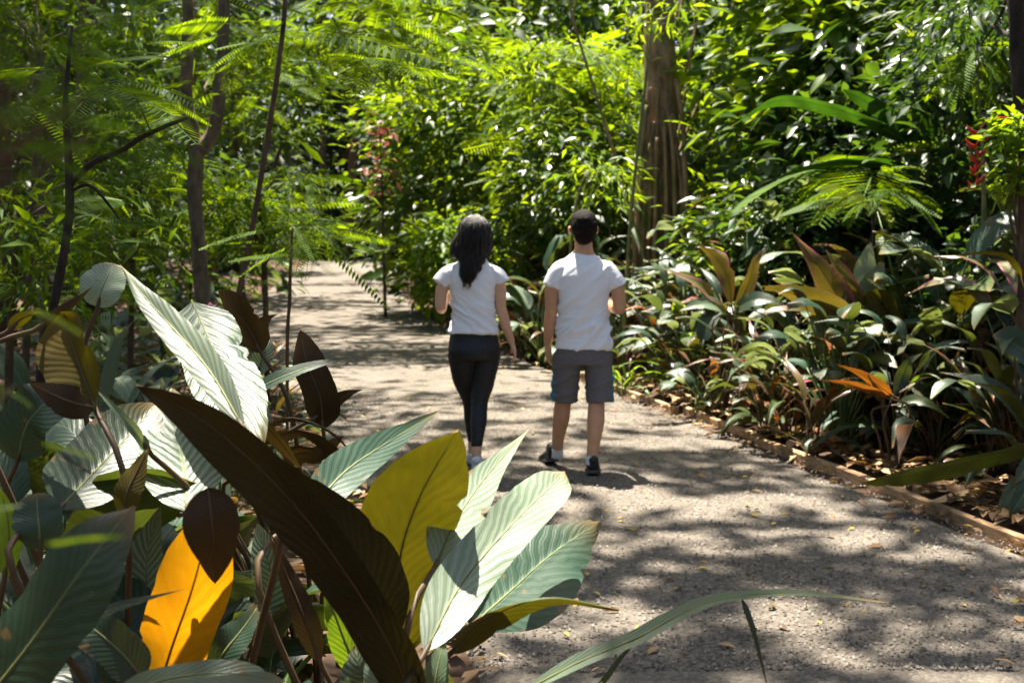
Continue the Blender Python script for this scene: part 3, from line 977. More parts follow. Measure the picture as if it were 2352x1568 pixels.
def build_woman():
    Yc = 8.3
    root = empty('person', (gx(1090, Yc), Yc, 0.016), math.radians(5))
    tag(root, 'person with long dark hair in white t-shirt and black leggings walking away', 'person')
    hc = (0.005, 0.02, 1.600)
    parts = [loft([(-0.005, 0, 0.80, 0.15, 0.11), (-0.005, 0, 0.90, 0.15, 0.105), (-0.006, 0, 1.06, 0.118, 0.085), (-0.008, 0, 1.22, 0.135, 0.095), (-0.008, 0, 1.31, 0.135, 0.085), (-0.005, 0, 1.375, 0.10, 0.06), (0, 0, 1.435, 0.055, 0.05), (0, 0.005, 1.49, 0.048, 0.052), (0, 0.012, 1.56, 0.05, 0.055)])]
    parts += head_parts(hc, 0.95)
    parts += limb([(0.115, 0, 1.335), (0.165, -0.01, 1.25), (0.170, -0.012, 1.11)], [0.038, 0.042, 0.036])
    parts += limb([(0.170, -0.012, 1.11), (0.205, 0.0, 1.0), (0.246, 0.03, 0.880)], [0.037, 0.035, 0.023])
    parts += hand((0.247, 0.032, 0.877), (0.30, 0.08, -1), (-0.15, -1, 0.0), (-1, 0.2, -0.1), 0.93, 0.7)
    parts += limb([(-0.13, 0, 1.335), (-0.210, -0.01, 1.25), (-0.225, -0.02, 1.125)], [0.038, 0.042, 0.036])
    parts += limb([(-0.225, -0.02, 1.125), (-0.215, 0.10, 1.10), (-0.19, 0.20, 1.14)], [0.037, 0.035, 0.023])
    parts += hand((-0.189, 0.202, 1.141), (0.3, 1, 0.2), (0, 0.1, -1), (1, -0.3, 0), 0.93, 0.8)
    parts += limb([(-0.008, 0.17, 0.30), (-0.004, 0.195, 0.17), (-0.004, 0.205, 0.09)], [0.045, 0.033, 0.032])
    parts += limb([(0.012, -0.09, 0.34), (0.004, -0.135, 0.22), (0.0, -0.150, 0.10)], [0.045, 0.033, 0.032])
    # thighs and knees inside the leggings, so the figure stays one piece
    parts += limb([(-0.08, 0, 0.82), (-0.055, 0.07, 0.62), (-0.022, 0.13, 0.47), (-0.008, 0.17, 0.30)], [0.08, 0.066, 0.046, 0.04])
    parts += limb([(0.075, 0, 0.82), (0.05, -0.01, 0.62), (0.025, -0.035, 0.47), (0.012, -0.09, 0.34)], [0.08, 0.066, 0.046, 0.04])
    remeshed('body', parts, 0.0062, 3, [M['skin_light']], root)
    eyes(hc, 0.95, root)
    sp = [loft([(-0.012, 0, 0.945, 0.170, 0.126), (-0.010, 0, 1.00, 0.156, 0.114), (-0.010, 0, 1.10, 0.144, 0.104), (-0.010, 0, 1.24, 0.156, 0.112), (-0.010, 0, 1.32, 0.158, 0.102), (-0.008, 0, 1.385, 0.122, 0.078), (-0.003, 0, 1.43, 0.085, 0.062), (0, 0.004, 1.452, 0.060, 0.056)])]
    sp += [tube([np.array(q) for q in [(0.06, 0, 1.36), (0.122, 0, 1.345), (0.156, -0.005, 1.32), (0.180, -0.008, 1.272)]], [0.040, 0.052, 0.055, 0.056], 18, 14)]
    sp += [tube([np.array(q) for q in [(-0.07, 0, 1.36), (-0.138, 0, 1.345), (-0.192, -0.006, 1.315), (-0.232, -0.012, 1.268)]], [0.040, 0.052, 0.056, 0.058], 18, 14)]
    remeshed('t_shirt', sp, 0.0072, 4, [M['white_cotton']], root, folds(5.0, 0.015, 1.06, -1.0, 0.13, 0.6, 1.0))
    lg = [loft([(-0.008, 0, 0.965, 0.146, 0.104), (-0.006, 0, 0.90, 0.162, 0.116), (-0.004, -0.01, 0.83, 0.174, 0.128), (0, -0.008, 0.77, 0.168, 0.118)])]
    lg += limb([(0.080, -0.005, 0.80), (0.056, -0.010, 0.64), (0.030, -0.030, 0.49), (0.018, -0.085, 0.36), (0.004, -0.135, 0.225)], [0.094, 0.080, 0.057, 0.055, 0.037], 18)
    lg += limb([(-0.086, 0.0, 0.80), (-0.066, 0.06, 0.63), (-0.022, 0.128, 0.485), (-0.010, 0.150, 0.35), (-0.004, 0.190, 0.20)], [0.094, 0.080, 0.057, 0.055, 0.037], 18)
    remeshed('leggings', lg, 0.0075, 4, [M['black_lycra']], root, folds(7.0, 0.0022, 0.5, 1.0, 0.4))
    hp = [ellip((0.0, 0.0, 1.635), (0.088, 0.104, 0.086)),
          loft([(0, -0.01, 1.705, 0.045, 0.05), (0, -0.015, 1.66, 0.092, 0.095), (-0.003, -0.03, 1.59, 0.108, 0.092), (-0.010, -0.042, 1.52, 0.120, 0.080), (-0.016, -0.058, 1.46, 0.108, 0.062),
                (-0.028, -0.085, 1.40, 0.080, 0.045), (-0.040, -0.100, 1.34, 0.064, 0.036), (-0.058, -0.104, 1.275, 0.030, 0.022)])]
    hp += limb([(-0.075, -0.02, 1.58), (-0.112, -0.03, 1.51), (-0.138, -0.02, 1.45)], [0.05, 0.048, 0.022], 12)

    def strands(co):
        an = math.atan2(co.y, co.x)
        return 0.010 * noise.noise(Vector((an * 7 + math.sin(co.z * 22), co.z * 4, 0.3))) + 0.005 * noise.noise(Vector((an * 22 + math.sin(co.z * 30), co.z * 5, 2.3)))
    hair = remeshed('hair', hp, 0.0062, 5, [M['hair_black']], root, strands)
    secs = [(0, -0.015, 1.70, 0.05, 0.055), (0, -0.015, 1.66, 0.094, 0.098), (-0.003, -0.03, 1.59, 0.110, 0.094), (-0.010, -0.042, 1.52, 0.122, 0.082), (-0.016, -0.058, 1.46, 0.106, 0.064), (-0.028, -0.085, 1.40, 0.080, 0.048), (-0.040, -0.100, 1.34, 0.064, 0.038), (-0.058, -0.104, 1.28, 0.034, 0.024)]
    locks = []
    for q in range(220):
        ph = random.uniform(-1.9, 1.9)
        stop = random.randint(5, 8) if abs(ph) < 1.2 else random.randint(4, 5)
        pts = []
        k0 = random.uniform(0.98, 1.05)
        for j, (x, y, z, rx, ry) in enumerate(secs[:stop]):
            p2 = ph * (1 - 0.03 * j) + 0.16 * math.sin(j * 1.4 + q)
            pts.append(np.array((x + rx * k0 * math.sin(p2), y - ry * k0 * math.cos(p2), z)) + RNG.normal(size=3) * 0.003)
        pts.append(pts[-1] + np.array((random.uniform(-0.012, 0.012), random.uniform(-0.008, 0.008), -random.uniform(0.015, 0.05))))
        locks.append(tube(pts, [0.002, 0.0024, 0.002, 0.0008], 4, 14))
    v, f = merge(locks)
    link('strand', mesh_from('strand', v, f, M['hair_black']), hair)
    shoe((0.0, -0.185, 0.0), math.radians(4), 0.25, 0.92, root, M['shoe_white'], M['sole_grey'], 0.22)
    shoe((-0.004, 0.175, 0.0), math.radians(-4), 0.25, 0.92, root, M['shoe_white'], M['sole_grey'], 0.0)


build_man()
build_woman()

# ------------------------------------------------------------------ trees and shrubs
def crown_points(center, radii, n_clumps, per, spread, shell=0.55, flat=1.0):
    """Leaf positions in clumps spread through an ellipsoid, with outward directions."""
    c = np.array(center, float)
    r = np.array(radii, float)
    u = unit_rand(n_clumps)
    rad = shell + (1 - shell) * RNG.random(n_clumps) ** 0.7
    cc = c + u * r * rad[:, None]
    k = RNG.poisson(per, n_clumps) + 1
    idx = np.repeat(np.arange(n_clumps), k)
    off = RNG.normal(size=(len(idx), 3)) * spread * np.array([1, 1, 0.65 * flat])
    pos = cc[idx] + off
    out = off / (np.linalg.norm(off, axis=1, keepdims=True) + 1e-6) + 0.5 * u[idx]
    return pos, out, cc


def leaf_frames(out, droop=0.35, wild=0.45):
    n = len(out)
    ax = out * np.array([1, 1, 0.35]) + RNG.normal(size=(n, 3)) * 0.45
    ax[:, 2] -= droop * (0.5 + RNG.random(n))
    up = np.array([0, 0, 1.0]) + RNG.normal(size=(n, 3)) * wild + out * 0.35
    return ax, up


def clip_z(pos, out, zmin=0.15):
    k = pos[:, 2] > zmin
    return pos[k], out[k]


def plant_root(name, base, label, cat, group=None):
    o = empty(name, base)
    tag(o, label, cat, group)
    return o


def make_tree(name, label, base, stems, crowns, bark='bark', cat='tree', group=None, part='crown', limb_n=6, limb_r=0.02, seg=9):
    """stems: list of (points, radii); crowns: list of dict(template, pos, out, size, mat, droop, wild)."""
    base = Vector(base)
    root = plant_root(name, base, label, cat, group)
    b = np.array(base)
    parts = []
    for i, (pts, radii) in enumerate(stems):
        parts.append(tube([np.array(p) - b for p in pts], radii, seg, max(6, len(pts) * 4), True, 0.25, i * 3.3 + base.x))
    for cr in crowns:
        cc = cr.get('clumps')
        if cc is not None and limb_n:
            top = np.array(stems[-1][0][-1])
            mids = np.array(stems[-1][0][len(stems[-1][0]) // 2])
            for q in RNG.choice(len(cc), min(limb_n, len(cc)), replace=False):
                st = mids + (top - mids) * RNG.random()
                e = cc[q]
                m_ = (st + e) / 2 + RNG.normal(size=3) * 0.06 * np.linalg.norm(e - st)
                parts.append(tube([st - b, m_ - b, e - b], [limb_r, limb_r * 0.7, limb_r * 0.25], 5, 7))
    if parts:
        v, f = merge(parts)
        link('trunk', mesh_from('trunk', v, f, M[bark]), root)
    for cr in crowns:
        ax, up = leaf_frames(cr['out'], cr.get('droop', 0.35), cr.get('wild', 0.45))
        n = len(cr['pos'])
        size = RNG.uniform(cr['size'][0], cr['size'][1], n) * (1 + 0.7 * (RNG.random(n) < 0.12)) * (1 - 0.4 * (RNG.random(n) < 0.2))
        v, t = stamp(*cr['template'], cr['pos'] - b, ax, up, size)
        link(part, tri_mesh(part, v, t, M[cr['mat']]), root)
    return root


def crown(center, radii, n, per, spread, size, template=T_OVAL, mat='gloss', shell=0.55, droop=0.35, wild=0.45, zmin=0.12, flat=1.0):
    pos, out, cc = crown_points(center, radii, n, per, spread, shell, flat)
    pos, out = clip_z(pos, out, zmin)
    return dict(template=template, pos=pos, out=out, size=size, mat=mat, droop=droop, wild=wild, clumps=cc)


def tiers(points, n_each, reach, size, template=T_FROND, mat='feather', droop=0.1, wild=0.2):
    """Feathery sprays: fronds fanning out nearly level from branch points."""
    pos, out = [], []
    for p in points:
        p = np.array(p, float)
        n = max(3, int(RNG.normal(n_each, n_each * 0.2)))
        ang = RNG.random(n) * 6.28
        rr = RNG.random(n) ** 0.7 * reach
        d = np.stack([np.cos(ang), np.sin(ang), np.zeros(n)], 1)
        q = p + d * rr[:, None]
        q[:, 2] += RNG.normal(size=n) * 0.05 - 0.18 * rr
        pos.append(q)
        out.append(d * 1.6)
    pos, out = np.concatenate(pos), np.concatenate(out)
    k = pos[:, 2] > 0.2
    return dict(template=template, pos=pos[k], out=out[k], size=size, mat=mat, droop=droop, wild=wild, clumps=None)


def seg_pts(lst, Y):
    return [np.array(P(x, y, Y if len(r) == 0 else r[0])) for (x, y, *r) in lst]


# ---- left bed: slim trees
b0 = G(474, 500 + 1.716 * 2900 / 9.0)
base = Vector((P(474, 1050, 9.0).x, 9.0, 0.03))
st = [([np.array(base)] + seg_pts([(470, 860), (466, 690), (456, 560), (447, 440), (452, 360), (458, 330)], 9.0), [0.075, 0.062, 0.056, 0.052, 0.052, 0.055, 0.058]),
      (seg_pts([(457, 345), (440, 295), (428, 215), (432, 90), (428, -120), (410, -420)], 9.0), [0.055, 0.048, 0.042, 0.04, 0.036, 0.02]),
      (seg_pts([(458, 345), (487, 305), (504, 230), (512, 100), (520, -100), (560, -450)], 9.0), [0.055, 0.05, 0.046, 0.042, 0.036, 0.02])]
ptsF = [P(x, y, Y) for x, y, Y in [(380, 150, 9.3), (540, 130, 9.4), (450, 60, 9.4), (580, 230, 9.6), (330, 260, 9.5), (600, 90, 9.3), (460, 215, 8.7), (500, 0, 9.2), (660, 170, 9.5), (420, -60, 9)]]
make_tree('forked_tree', 'slim brown tree forking in a V, left of the path', base, st,
          [tiers(ptsF, 9, 0.55, (0.24, 0.42))], 'bark_tan', limb_n=0)

base = Vector((P(478, 1000, 8.0).x, 8.0, 0.03))
st = [([np.array(base)] + seg_pts([(512, 850), (545, 690), (580, 520), (612, 330), (640, 150), (655, 0), (662, -200)], 8.0), [0.024, 0.021, 0.019, 0.018, 0.017, 0.016, 0.015, 0.01])]
ptsF = [P(x, y, Y) for x, y, Y in [(700, 60, 8.2), (760, 110, 8.5), (830, 60, 8.4), (600, 60, 7.8), (880, 130, 8.6), (780, 20, 8.0), (930, 40, 8.5)]]
make_tree('leaning_sapling', 'thin straight sapling leaning right, beside the forked tree', base, st,
          [tiers(ptsF, 8, 0.55, (0.35, 0.6))], 'bark', limb_n=0)

base = Vector((P(60, 1000, 4.6).x, 4.6, 0.03))
st = [([np.array(base)] + seg_pts([(95, 860), (120, 720), (142, 610), (160, 480), (156, 340), (150, 240), (165, 60)], 4.6), [0.022, 0.019, 0.017, 0.016, 0.015, 0.014, 0.011, 0.006]),
      (seg_pts([(160, 425), (212, 375), (282, 345), (332, 312), (430, 270)], 4.6), [0.012, 0.011, 0.010, 0.009, 0.007]),
      (seg_pts([(160, 440), (205, 425), (248, 468), (275, 505)], 4.6), [0.007, 0.006, 0.005, 0.003])]
ptsF = [P(x, y, Y) for x, y, Y in [(40, 230, 4.5), (170, 160, 4.8), (20, 440, 4.9), (250, 180, 5.0)]]
make_tree('bent_sapling', 'dark bent sapling with one long side branch, left edge of the photo', base, st,
          [tiers(ptsF, 7, 0.30, (0.22, 0.36))], 'bark_dark', limb_n=0)

base = Vector((P(655, 900, 7.0).x, 7.0, 0.03))
st = [([np.array(base)] + seg_pts([(660, 800), (665, 690), (668, 590), (672, 520)], 7.0), [0.011, 0.010, 0.010, 0.009, 0.006])]
make_tree('young_sapling', 'short thin stemmed sapling with drooping feathery leaf by the path', base, st,
          [tiers([P(700, 545, 7.0), P(640, 530, 7.2), P(720, 500, 7.1)], 7, 0.12, (0.3, 0.45), droop=0.3)], 'stem_brown', limb_n=0)


def feather_tree(label, trunk_px, Yt, sprays, n_each=10, reach=0.7, size=(0.4, 0.75), mat='feather', bark='bark', r=0.027, name='feathery_tree', tmpl=T_FROND, droop=0.1):
    """Sapling with level feathery sprays; sprays are (px, py, Y)."""
    pts = [np.array(P(x, y, Yt)) for x, y in trunk_px]
    base = np.array([pts[0][0], Yt, 0.03])
    stems = [([base] + pts, [r] * (len(pts)) + [r * 0.5])]
    sp = [np.array(P(*s)) for s in sprays]
    top = pts[-1]
    for s in sp:
        zt = max(0.3, min(s[2] - 0.25, top[2]))
        k = np.interp(zt, [q[2] for q in [base] + pts], range(len(pts) + 1))
        i = min(int(k), len(pts) - 1)
        allp = [base] + pts
        a = allp[i] + (allp[i + 1] - allp[i]) * (k - i)
        stems.append(([a, (a + s) / 2 + np.array([0, 0, 0.05]), s], [r * 0.35, r * 0.22, r * 0.1]))
    crs = [tiers(sp, n_each if name != 'feathery_tree' else max(3, int(n_each * 0.55)), reach, size, tmpl, mat, droop)]
    if name == 'feathery_tree' and Yt > 3:
        nl = 62
        q = np.repeat(np.array(sp), nl, 0)
        off = RNG.normal(size=q.shape) * np.array([reach * 0.62, reach * 0.62, 0.055])
        off[:, 2] -= 0.16 * np.linalg.norm(off[:, :2], axis=1)
        q = q + off
        out = off * np.array([2.0, 2.0, 0.2]) + RNG.normal(size=q.shape) * 0.5
        crs.append(dict(template=T_LANCE, pos=q, out=out, size=(size[0] * 0.3, size[1] * 0.42), mat=mat, droop=0.25, wild=0.35, clumps=None))
    return make_tree(name, label, base, stems, crs, bark, limb_n=0, seg=7)


def spray_grid(x0, x1, y0, y1, n, Y0, Y1):
    return [(random.uniform(x0, x1), random.uniform(y0, y1), random.uniform(Y0, Y1)) for _ in range(n)]


feather_tree('bright feathery sapling between the forked tree and the path', [(610, 700), (600, 500), (590, 400)], 11.5, spray_grid(490, 690, 380, 560, 20, 10.8, 12.5), 11, 0.45, (0.28, 0.5))
feather_tree('feathery sapling with layered lime sprays left of the forked tree', [(300, 800), (310, 500), (330, 350)], 11.0, spray_grid(150, 440, 330, 640, 22, 10.2, 12.0), 11, 0.5, (0.28, 0.5))
feather_tree('shaded feathery tree spreading high over the left edge', [(60, 800), (80, 400), (90, 100)], 9.5, spray_grid(-80, 330, -40, 320, 24, 9.6, 11.5), 10, 0.5, (0.28, 0.5))
feather_tree('low feathery sapling behind the bent sapling', [(20, 900), (30, 650), (40, 480)], 7.8, spray_grid(-60, 230, 400, 700, 15, 7.2, 8.6), 9, 0.4, (0.22, 0.4))
feather_tree('tall feathery tree arching over the far path', [(555, 640), (660, 300), (800, 60)], 17.0, spray_grid(680, 1010, -40, 150, 22, 15.5, 18), 10, 0.7, (0.4, 0.7))
feather_tree('feathery tree behind the leaning sapling', [(560, 700), (540, 300), (520, 60)], 16.0, spray_grid(380, 690, 20, 330, 22, 15, 17.5), 10, 0.7, (0.4, 0.7))
# out-of-focus fronds close to the camera at the left edge
feather_tree('near blurred dark green fronds reaching in from the left edge', [(-380, 900), (-300, 300), (-260, 150)], 0.9, spray_grid(-60, 260, 110, 300, 22, 0.65, 0.85), 6, 0.03, (0.025, 0.05), mat='dim', r=0.005)
feather_tree('near blurred bright green fronds low at the left edge', [(-420, 1300), (-260, 950)], 0.95, [(-40, 870, 0.95), (20, 940, 0.9), (-20, 970, 1.0), (40, 880, 1.0), (-80, 910, 0.9)], 6, 0.02, (0.04, 0.065), mat='lime', r=0.005)

# ---- centre: dense rounded shrub at the bend of the path
cY = 22.5
base = Vector((P(1130, 700, cY).x, cY, 0.04))
c1 = np.array(P(1150, 400, cY))
stems = [([np.array(base), np.array([base.x + 0.2, cY, 1.2]), c1], [0.12, 0.09, 0.04])]
crs = [crown(c1 + np.array([0, 0, -0.35]), (2.25, 1.9, 2.15), 300, 20, 0.30, (0.16, 0.28), T_OVAL, 'gloss', 0.72, wild=0.6),
       crown(np.array(P(1120, 270, cY)), (1.9, 1.6, 1.2), 160, 18, 0.30, (0.14, 0.25), T_OVAL, 'lime', 0.75)]
make_tree('dense_shrub', 'large rounded shrub of small glossy leaves where the path bends', base, stems, crs, 'bark', cat='shrub', part='foliage', limb_n=14)
base = Vector((P(885, 690, 21.5).x, 21.5, 0.04))
pts = [P(x, y, 21.0) for x, y in [(872, 300), (880, 350), (862, 330), (885, 400), (880, 440), (872, 280), (890, 320), (868, 380)]]
pos = np.concatenate([np.array(p) + RNG.normal(size=(9, 3)) * np.array([0.10, 0.2, 0.12]) for p in pts])
make_tree('red_leaved_shrub', 'slender shrub with red and orange young leaves beside the rounded shrub', base,
          [([np.array(base), np.array(P(880, 560, 21.3)), np.array(P(878, 440, 21.1)), np.array(P(872, 290, 21.0))], [0.03, 0.025, 0.02, 0.01])],
          [dict(template=T_OVAL, pos=pos, out=unit_rand(len(pos)), size=(0.12, 0.24), mat='red_leaf', droop=0.5, wild=0.5)], 'bark', cat='shrub', part='foliage', limb_n=0)
# lower green shrub at its foot, path side
for (px, py, Y, rx, rz, lab, mt) in [(1040, 600, 19.5, 0.62, 0.75, 'low bright green shrub at the foot of the large rounded shrub', 'lime'),
                                     (1215, 590, 17.0, 0.8, 0.8, 'dark low shrub seen between the two walkers', 'gloss'),
                                     (1330, 420, 16.0, 0.9, 0.9, 'leafy green shrub above the man, left of the big trunk', 'gloss')]:
    c = np.array(P(px, py, Y))
    base = Vector((c[0], Y, 0.04))
    make_tree('low_shrub', lab, base, [([np.array(base), c], [0.04, 0.02])],
              [crown(c, (rx, rx, rz), 90, 18, 0.17, (0.11, 0.2), T_OVAL, mt, 0.6)], 'bark', cat='shrub', part='foliage', limb_n=6, limb_r=0.012)
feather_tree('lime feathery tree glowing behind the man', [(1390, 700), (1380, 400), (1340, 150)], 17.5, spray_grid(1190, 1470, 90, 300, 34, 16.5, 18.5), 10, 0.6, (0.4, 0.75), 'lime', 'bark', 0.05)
feather_tree('small arching fern clump halfway up the rounded shrub', [(1200, 650), (1205, 430)], 18.6, [(1160, 400, 18.4), (1205, 385, 18.5), (1250, 395, 18.4), (1200, 400, 18.2)], 14, 0.15, (0.4, 0.6), 'lime', 'stem_olive', 0.03, 'fern_clump', T_FERN, 0.35)

# ---- the big trunk with hanging roots
tY = 15.0
base = Vector((P(1515, 830, tY).x, tY, 0.03))
stems = [([np.array(base)] + seg_pts([(1515, 700), (1513, 560), (1515, 420), (1520, 300), (1518, 150), (1515, 0), (1510, -200), (1500, -420)], tY), [0.40, 0.28, 0.22, 0.20, 0.19, 0.185, 0.18, 0.17, 0.14])]
for k in range(17):
    x = 1515 + random.uniform(-58, 58)
    y0 = random.uniform(180, 380)
    dY = -random.uniform(0.16, 0.30)
    stems.append((seg_pts([(1515 + (x - 1515) * 0.7, y0, tY + dY * 0.9), (x, y0 + 110, tY + dY), (1515 + (x - 1515) * 1.1, y0 + 230, tY + dY * 1.1), (1515 + (x - 1515) * 1.5, 720, tY + dY * 1.5), (1515 + (x - 1515) * 2.0, 834, tY + dY * 2)], tY),
                  [random.uniform(0.015, 0.035), random.uniform(0.02, 0.045), 0.03, 0.03, 0.035]))
make_tree('banyan_tree', 'thick fluted brown trunk wrapped in hanging roots behind the man', base, stems,
          [crown(np.array([base.x + 0.9, tY + 1.5, 8.6]), (2.0, 1.6, 0.9), 60, 16, 0.3, (0.16, 0.28), T_OVAL, 'gloss', 0.4)], 'bark_moss', limb_n=8)
# thin green stems climbing left of it
for k, (pp, lab) in enumerate([([(1432, 800), (1440, 640), (1450, 480), (1470, 300), (1490, 120), (1500, 20)], 'tall thin yellow green stem rising just left of the big trunk'),
                              ([(1300, 760), (1312, 560), (1325, 460), (1345, 400)], 'thin green stem rising behind the man on his left'),
                              ([(1475, 800), (1480, 600), (1420, 420)], 'thin slanting green stem crossing in front of the big trunk')]):
    Y = 13.2 + k * 0.5
    pts = seg_pts(pp, Y)
    bs = np.array([pts[0][0], Y, 0.03])
    make_tree('slender_stem', lab, bs, [([bs] + pts, [0.022, 0.02, 0.018, 0.016, 0.008])],
              [crown(pts[-1], (0.35, 0.35, 0.3), 14, 9, 0.1, (0.1, 0.18), T_LANCE, 'lime', 0.2)], 'stem_olive', cat='plant', part='foliage', limb_n=4, limb_r=0.006)

# ---- right: lit shrubs and trees
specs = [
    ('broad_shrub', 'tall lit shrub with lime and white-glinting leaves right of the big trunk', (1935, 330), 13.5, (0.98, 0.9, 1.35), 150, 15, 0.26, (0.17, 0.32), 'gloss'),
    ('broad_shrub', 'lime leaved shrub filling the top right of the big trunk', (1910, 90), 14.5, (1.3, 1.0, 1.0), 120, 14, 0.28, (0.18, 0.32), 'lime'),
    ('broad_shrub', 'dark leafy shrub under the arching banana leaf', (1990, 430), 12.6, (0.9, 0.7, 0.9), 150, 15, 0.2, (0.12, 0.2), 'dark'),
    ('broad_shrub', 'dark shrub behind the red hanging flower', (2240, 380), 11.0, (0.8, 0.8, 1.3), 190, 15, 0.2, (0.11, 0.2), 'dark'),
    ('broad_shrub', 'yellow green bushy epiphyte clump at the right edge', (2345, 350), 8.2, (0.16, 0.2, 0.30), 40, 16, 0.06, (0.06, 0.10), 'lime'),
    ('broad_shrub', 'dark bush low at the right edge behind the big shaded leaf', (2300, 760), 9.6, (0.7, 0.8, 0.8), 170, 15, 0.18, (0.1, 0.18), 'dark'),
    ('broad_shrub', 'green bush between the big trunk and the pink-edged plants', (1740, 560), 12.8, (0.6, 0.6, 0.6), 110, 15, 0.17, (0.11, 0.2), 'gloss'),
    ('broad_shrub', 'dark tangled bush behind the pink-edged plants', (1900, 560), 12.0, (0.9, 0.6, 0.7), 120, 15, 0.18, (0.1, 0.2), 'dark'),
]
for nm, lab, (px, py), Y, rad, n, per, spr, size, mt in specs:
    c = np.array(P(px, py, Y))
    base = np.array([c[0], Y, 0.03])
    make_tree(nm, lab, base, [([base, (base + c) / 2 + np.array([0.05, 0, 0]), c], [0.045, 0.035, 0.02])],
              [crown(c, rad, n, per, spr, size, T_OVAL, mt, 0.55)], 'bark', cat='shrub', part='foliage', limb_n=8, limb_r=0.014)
# trunk at the right edge of the frame
base = np.array([P(2352, 900, 8.6).x, 8.6, 0.03])
make_tree('dark_tree', 'dark tree trunk cut by the right edge of the photo', base,
          [([base] + seg_pts([(2356, 700), (2362, 400), (2345, 180), (2338, 0), (2330, -250)], 8.6), [0.11, 0.09, 0.075, 0.07, 0.065, 0.05])],
          [crown(np.array(P(2250, 20, 9.5)), (0.8, 0.8, 0.45), 60, 12, 0.2, (0.12, 0.22), T_LANCE, 'dark', 0.3)], 'bark_dark', limb_n=5)

# ---- background trees, one by one
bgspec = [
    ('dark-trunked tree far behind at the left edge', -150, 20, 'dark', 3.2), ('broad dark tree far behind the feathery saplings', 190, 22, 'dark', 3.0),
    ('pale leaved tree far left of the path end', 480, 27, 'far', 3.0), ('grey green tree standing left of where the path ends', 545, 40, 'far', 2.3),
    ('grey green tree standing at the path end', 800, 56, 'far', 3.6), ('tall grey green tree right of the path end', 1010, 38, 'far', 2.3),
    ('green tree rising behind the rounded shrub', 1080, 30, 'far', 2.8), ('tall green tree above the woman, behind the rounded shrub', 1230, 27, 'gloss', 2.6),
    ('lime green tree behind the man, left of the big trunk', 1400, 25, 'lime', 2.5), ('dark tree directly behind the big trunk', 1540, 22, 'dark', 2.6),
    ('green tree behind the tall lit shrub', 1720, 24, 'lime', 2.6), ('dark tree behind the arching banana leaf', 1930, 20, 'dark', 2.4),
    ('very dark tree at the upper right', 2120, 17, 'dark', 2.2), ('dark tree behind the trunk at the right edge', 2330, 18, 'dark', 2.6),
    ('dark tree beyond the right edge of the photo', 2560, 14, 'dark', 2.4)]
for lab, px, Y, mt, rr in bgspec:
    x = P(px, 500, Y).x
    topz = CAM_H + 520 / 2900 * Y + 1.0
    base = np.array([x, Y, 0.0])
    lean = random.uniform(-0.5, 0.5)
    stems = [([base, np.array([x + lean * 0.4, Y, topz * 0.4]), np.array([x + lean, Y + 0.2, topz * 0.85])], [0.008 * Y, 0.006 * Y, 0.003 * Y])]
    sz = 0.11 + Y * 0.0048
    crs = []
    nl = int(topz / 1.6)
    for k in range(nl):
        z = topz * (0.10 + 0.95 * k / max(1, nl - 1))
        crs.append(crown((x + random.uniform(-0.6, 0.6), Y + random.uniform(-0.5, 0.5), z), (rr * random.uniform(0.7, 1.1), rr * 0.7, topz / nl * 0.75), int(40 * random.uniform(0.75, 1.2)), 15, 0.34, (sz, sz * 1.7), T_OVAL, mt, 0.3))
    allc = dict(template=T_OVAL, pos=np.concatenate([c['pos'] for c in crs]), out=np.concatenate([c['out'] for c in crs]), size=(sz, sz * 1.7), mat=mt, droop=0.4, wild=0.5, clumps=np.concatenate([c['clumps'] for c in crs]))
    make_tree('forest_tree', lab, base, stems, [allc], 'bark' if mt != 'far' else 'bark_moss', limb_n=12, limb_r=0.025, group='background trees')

# ---- far wood as one mass
n = 74000
ang = RNG.uniform(-0.62, 0.62, n)
dist = RNG.uniform(50, 66, n)
dist = np.where(np.abs(ang + 0.16) < 0.09, RNG.uniform(54, 70, n), dist)
dist = np.where(ang > 0.12, RNG.uniform(27, 45, n), dist)
dist = np.where(ang < -0.27, RNG.uniform(30, 48, n), dist)
zz = RNG.random(n) * (CAM_H + 0.21 * dist + 2.5)
pos = np.stack([np.sin(ang) * dist, np.cos(ang) * dist, zz], 1)
cl = np.array([noise.noise(Vector(p * 0.42)) for p in pos])
keep = cl > -0.32
pos = pos[keep]
ax, up = leaf_frames(unit_rand(len(pos)), 0.4, 0.6)
v, t = stamp(*T_OVAL, pos, ax, up, RNG.uniform(0.35, 0.75, len(pos)))
o = link('forest_foliage', tri_mesh('forest_foliage', v, t, M['far']))
tag(o, 'far-off mass of forest foliage closing the view', 'forest', kind='stuff')
for k, (px, Y, r) in enumerate([(735, 53, 0.16), (800, 52, 0.22), (640, 50, 0.2), (930, 42, 0.12), (1100, 33, 0.15), (1185, 30, 0.12), (1960, 17, 0.12), (240, 16, 0.1), (100, 14, 0.11)]):
    x = P(px, 500, Y).x
    bs = np.array([x, Y, 0])
    hh = CAM_H + 520 / 2900 * Y + 1.5
    lab = ['slim bare trunk left of the path end', 'thick bare trunk at the path end', 'bare trunk at the left side of the path end', 'thin bare trunk right of the path end',
           'bare trunk rising above the rounded shrub', 'thin bare trunk above the woman', 'reddish bare trunk at the upper right above the banana leaf', 'dark trunk in the upper left shade', 'second dark trunk near the upper left corner'][k]
    make_tree('bare_trunk', lab, bs, [([bs, bs + np.array([random.uniform(-0.3, 0.3), 0, hh * 0.5]), bs + np.array([random.uniform(-0.6, 0.6), 0, hh])], [r, r * 0.85, r * 0.6])],
              [crown(bs + np.array([0, 0, hh]), (1.2, 1.0, 0.8), 14, 12, 0.3, (0.25, 0.4), T_OVAL, 'far' if Y > 25 else 'dark', 0.3)], 'bark', limb_n=3)


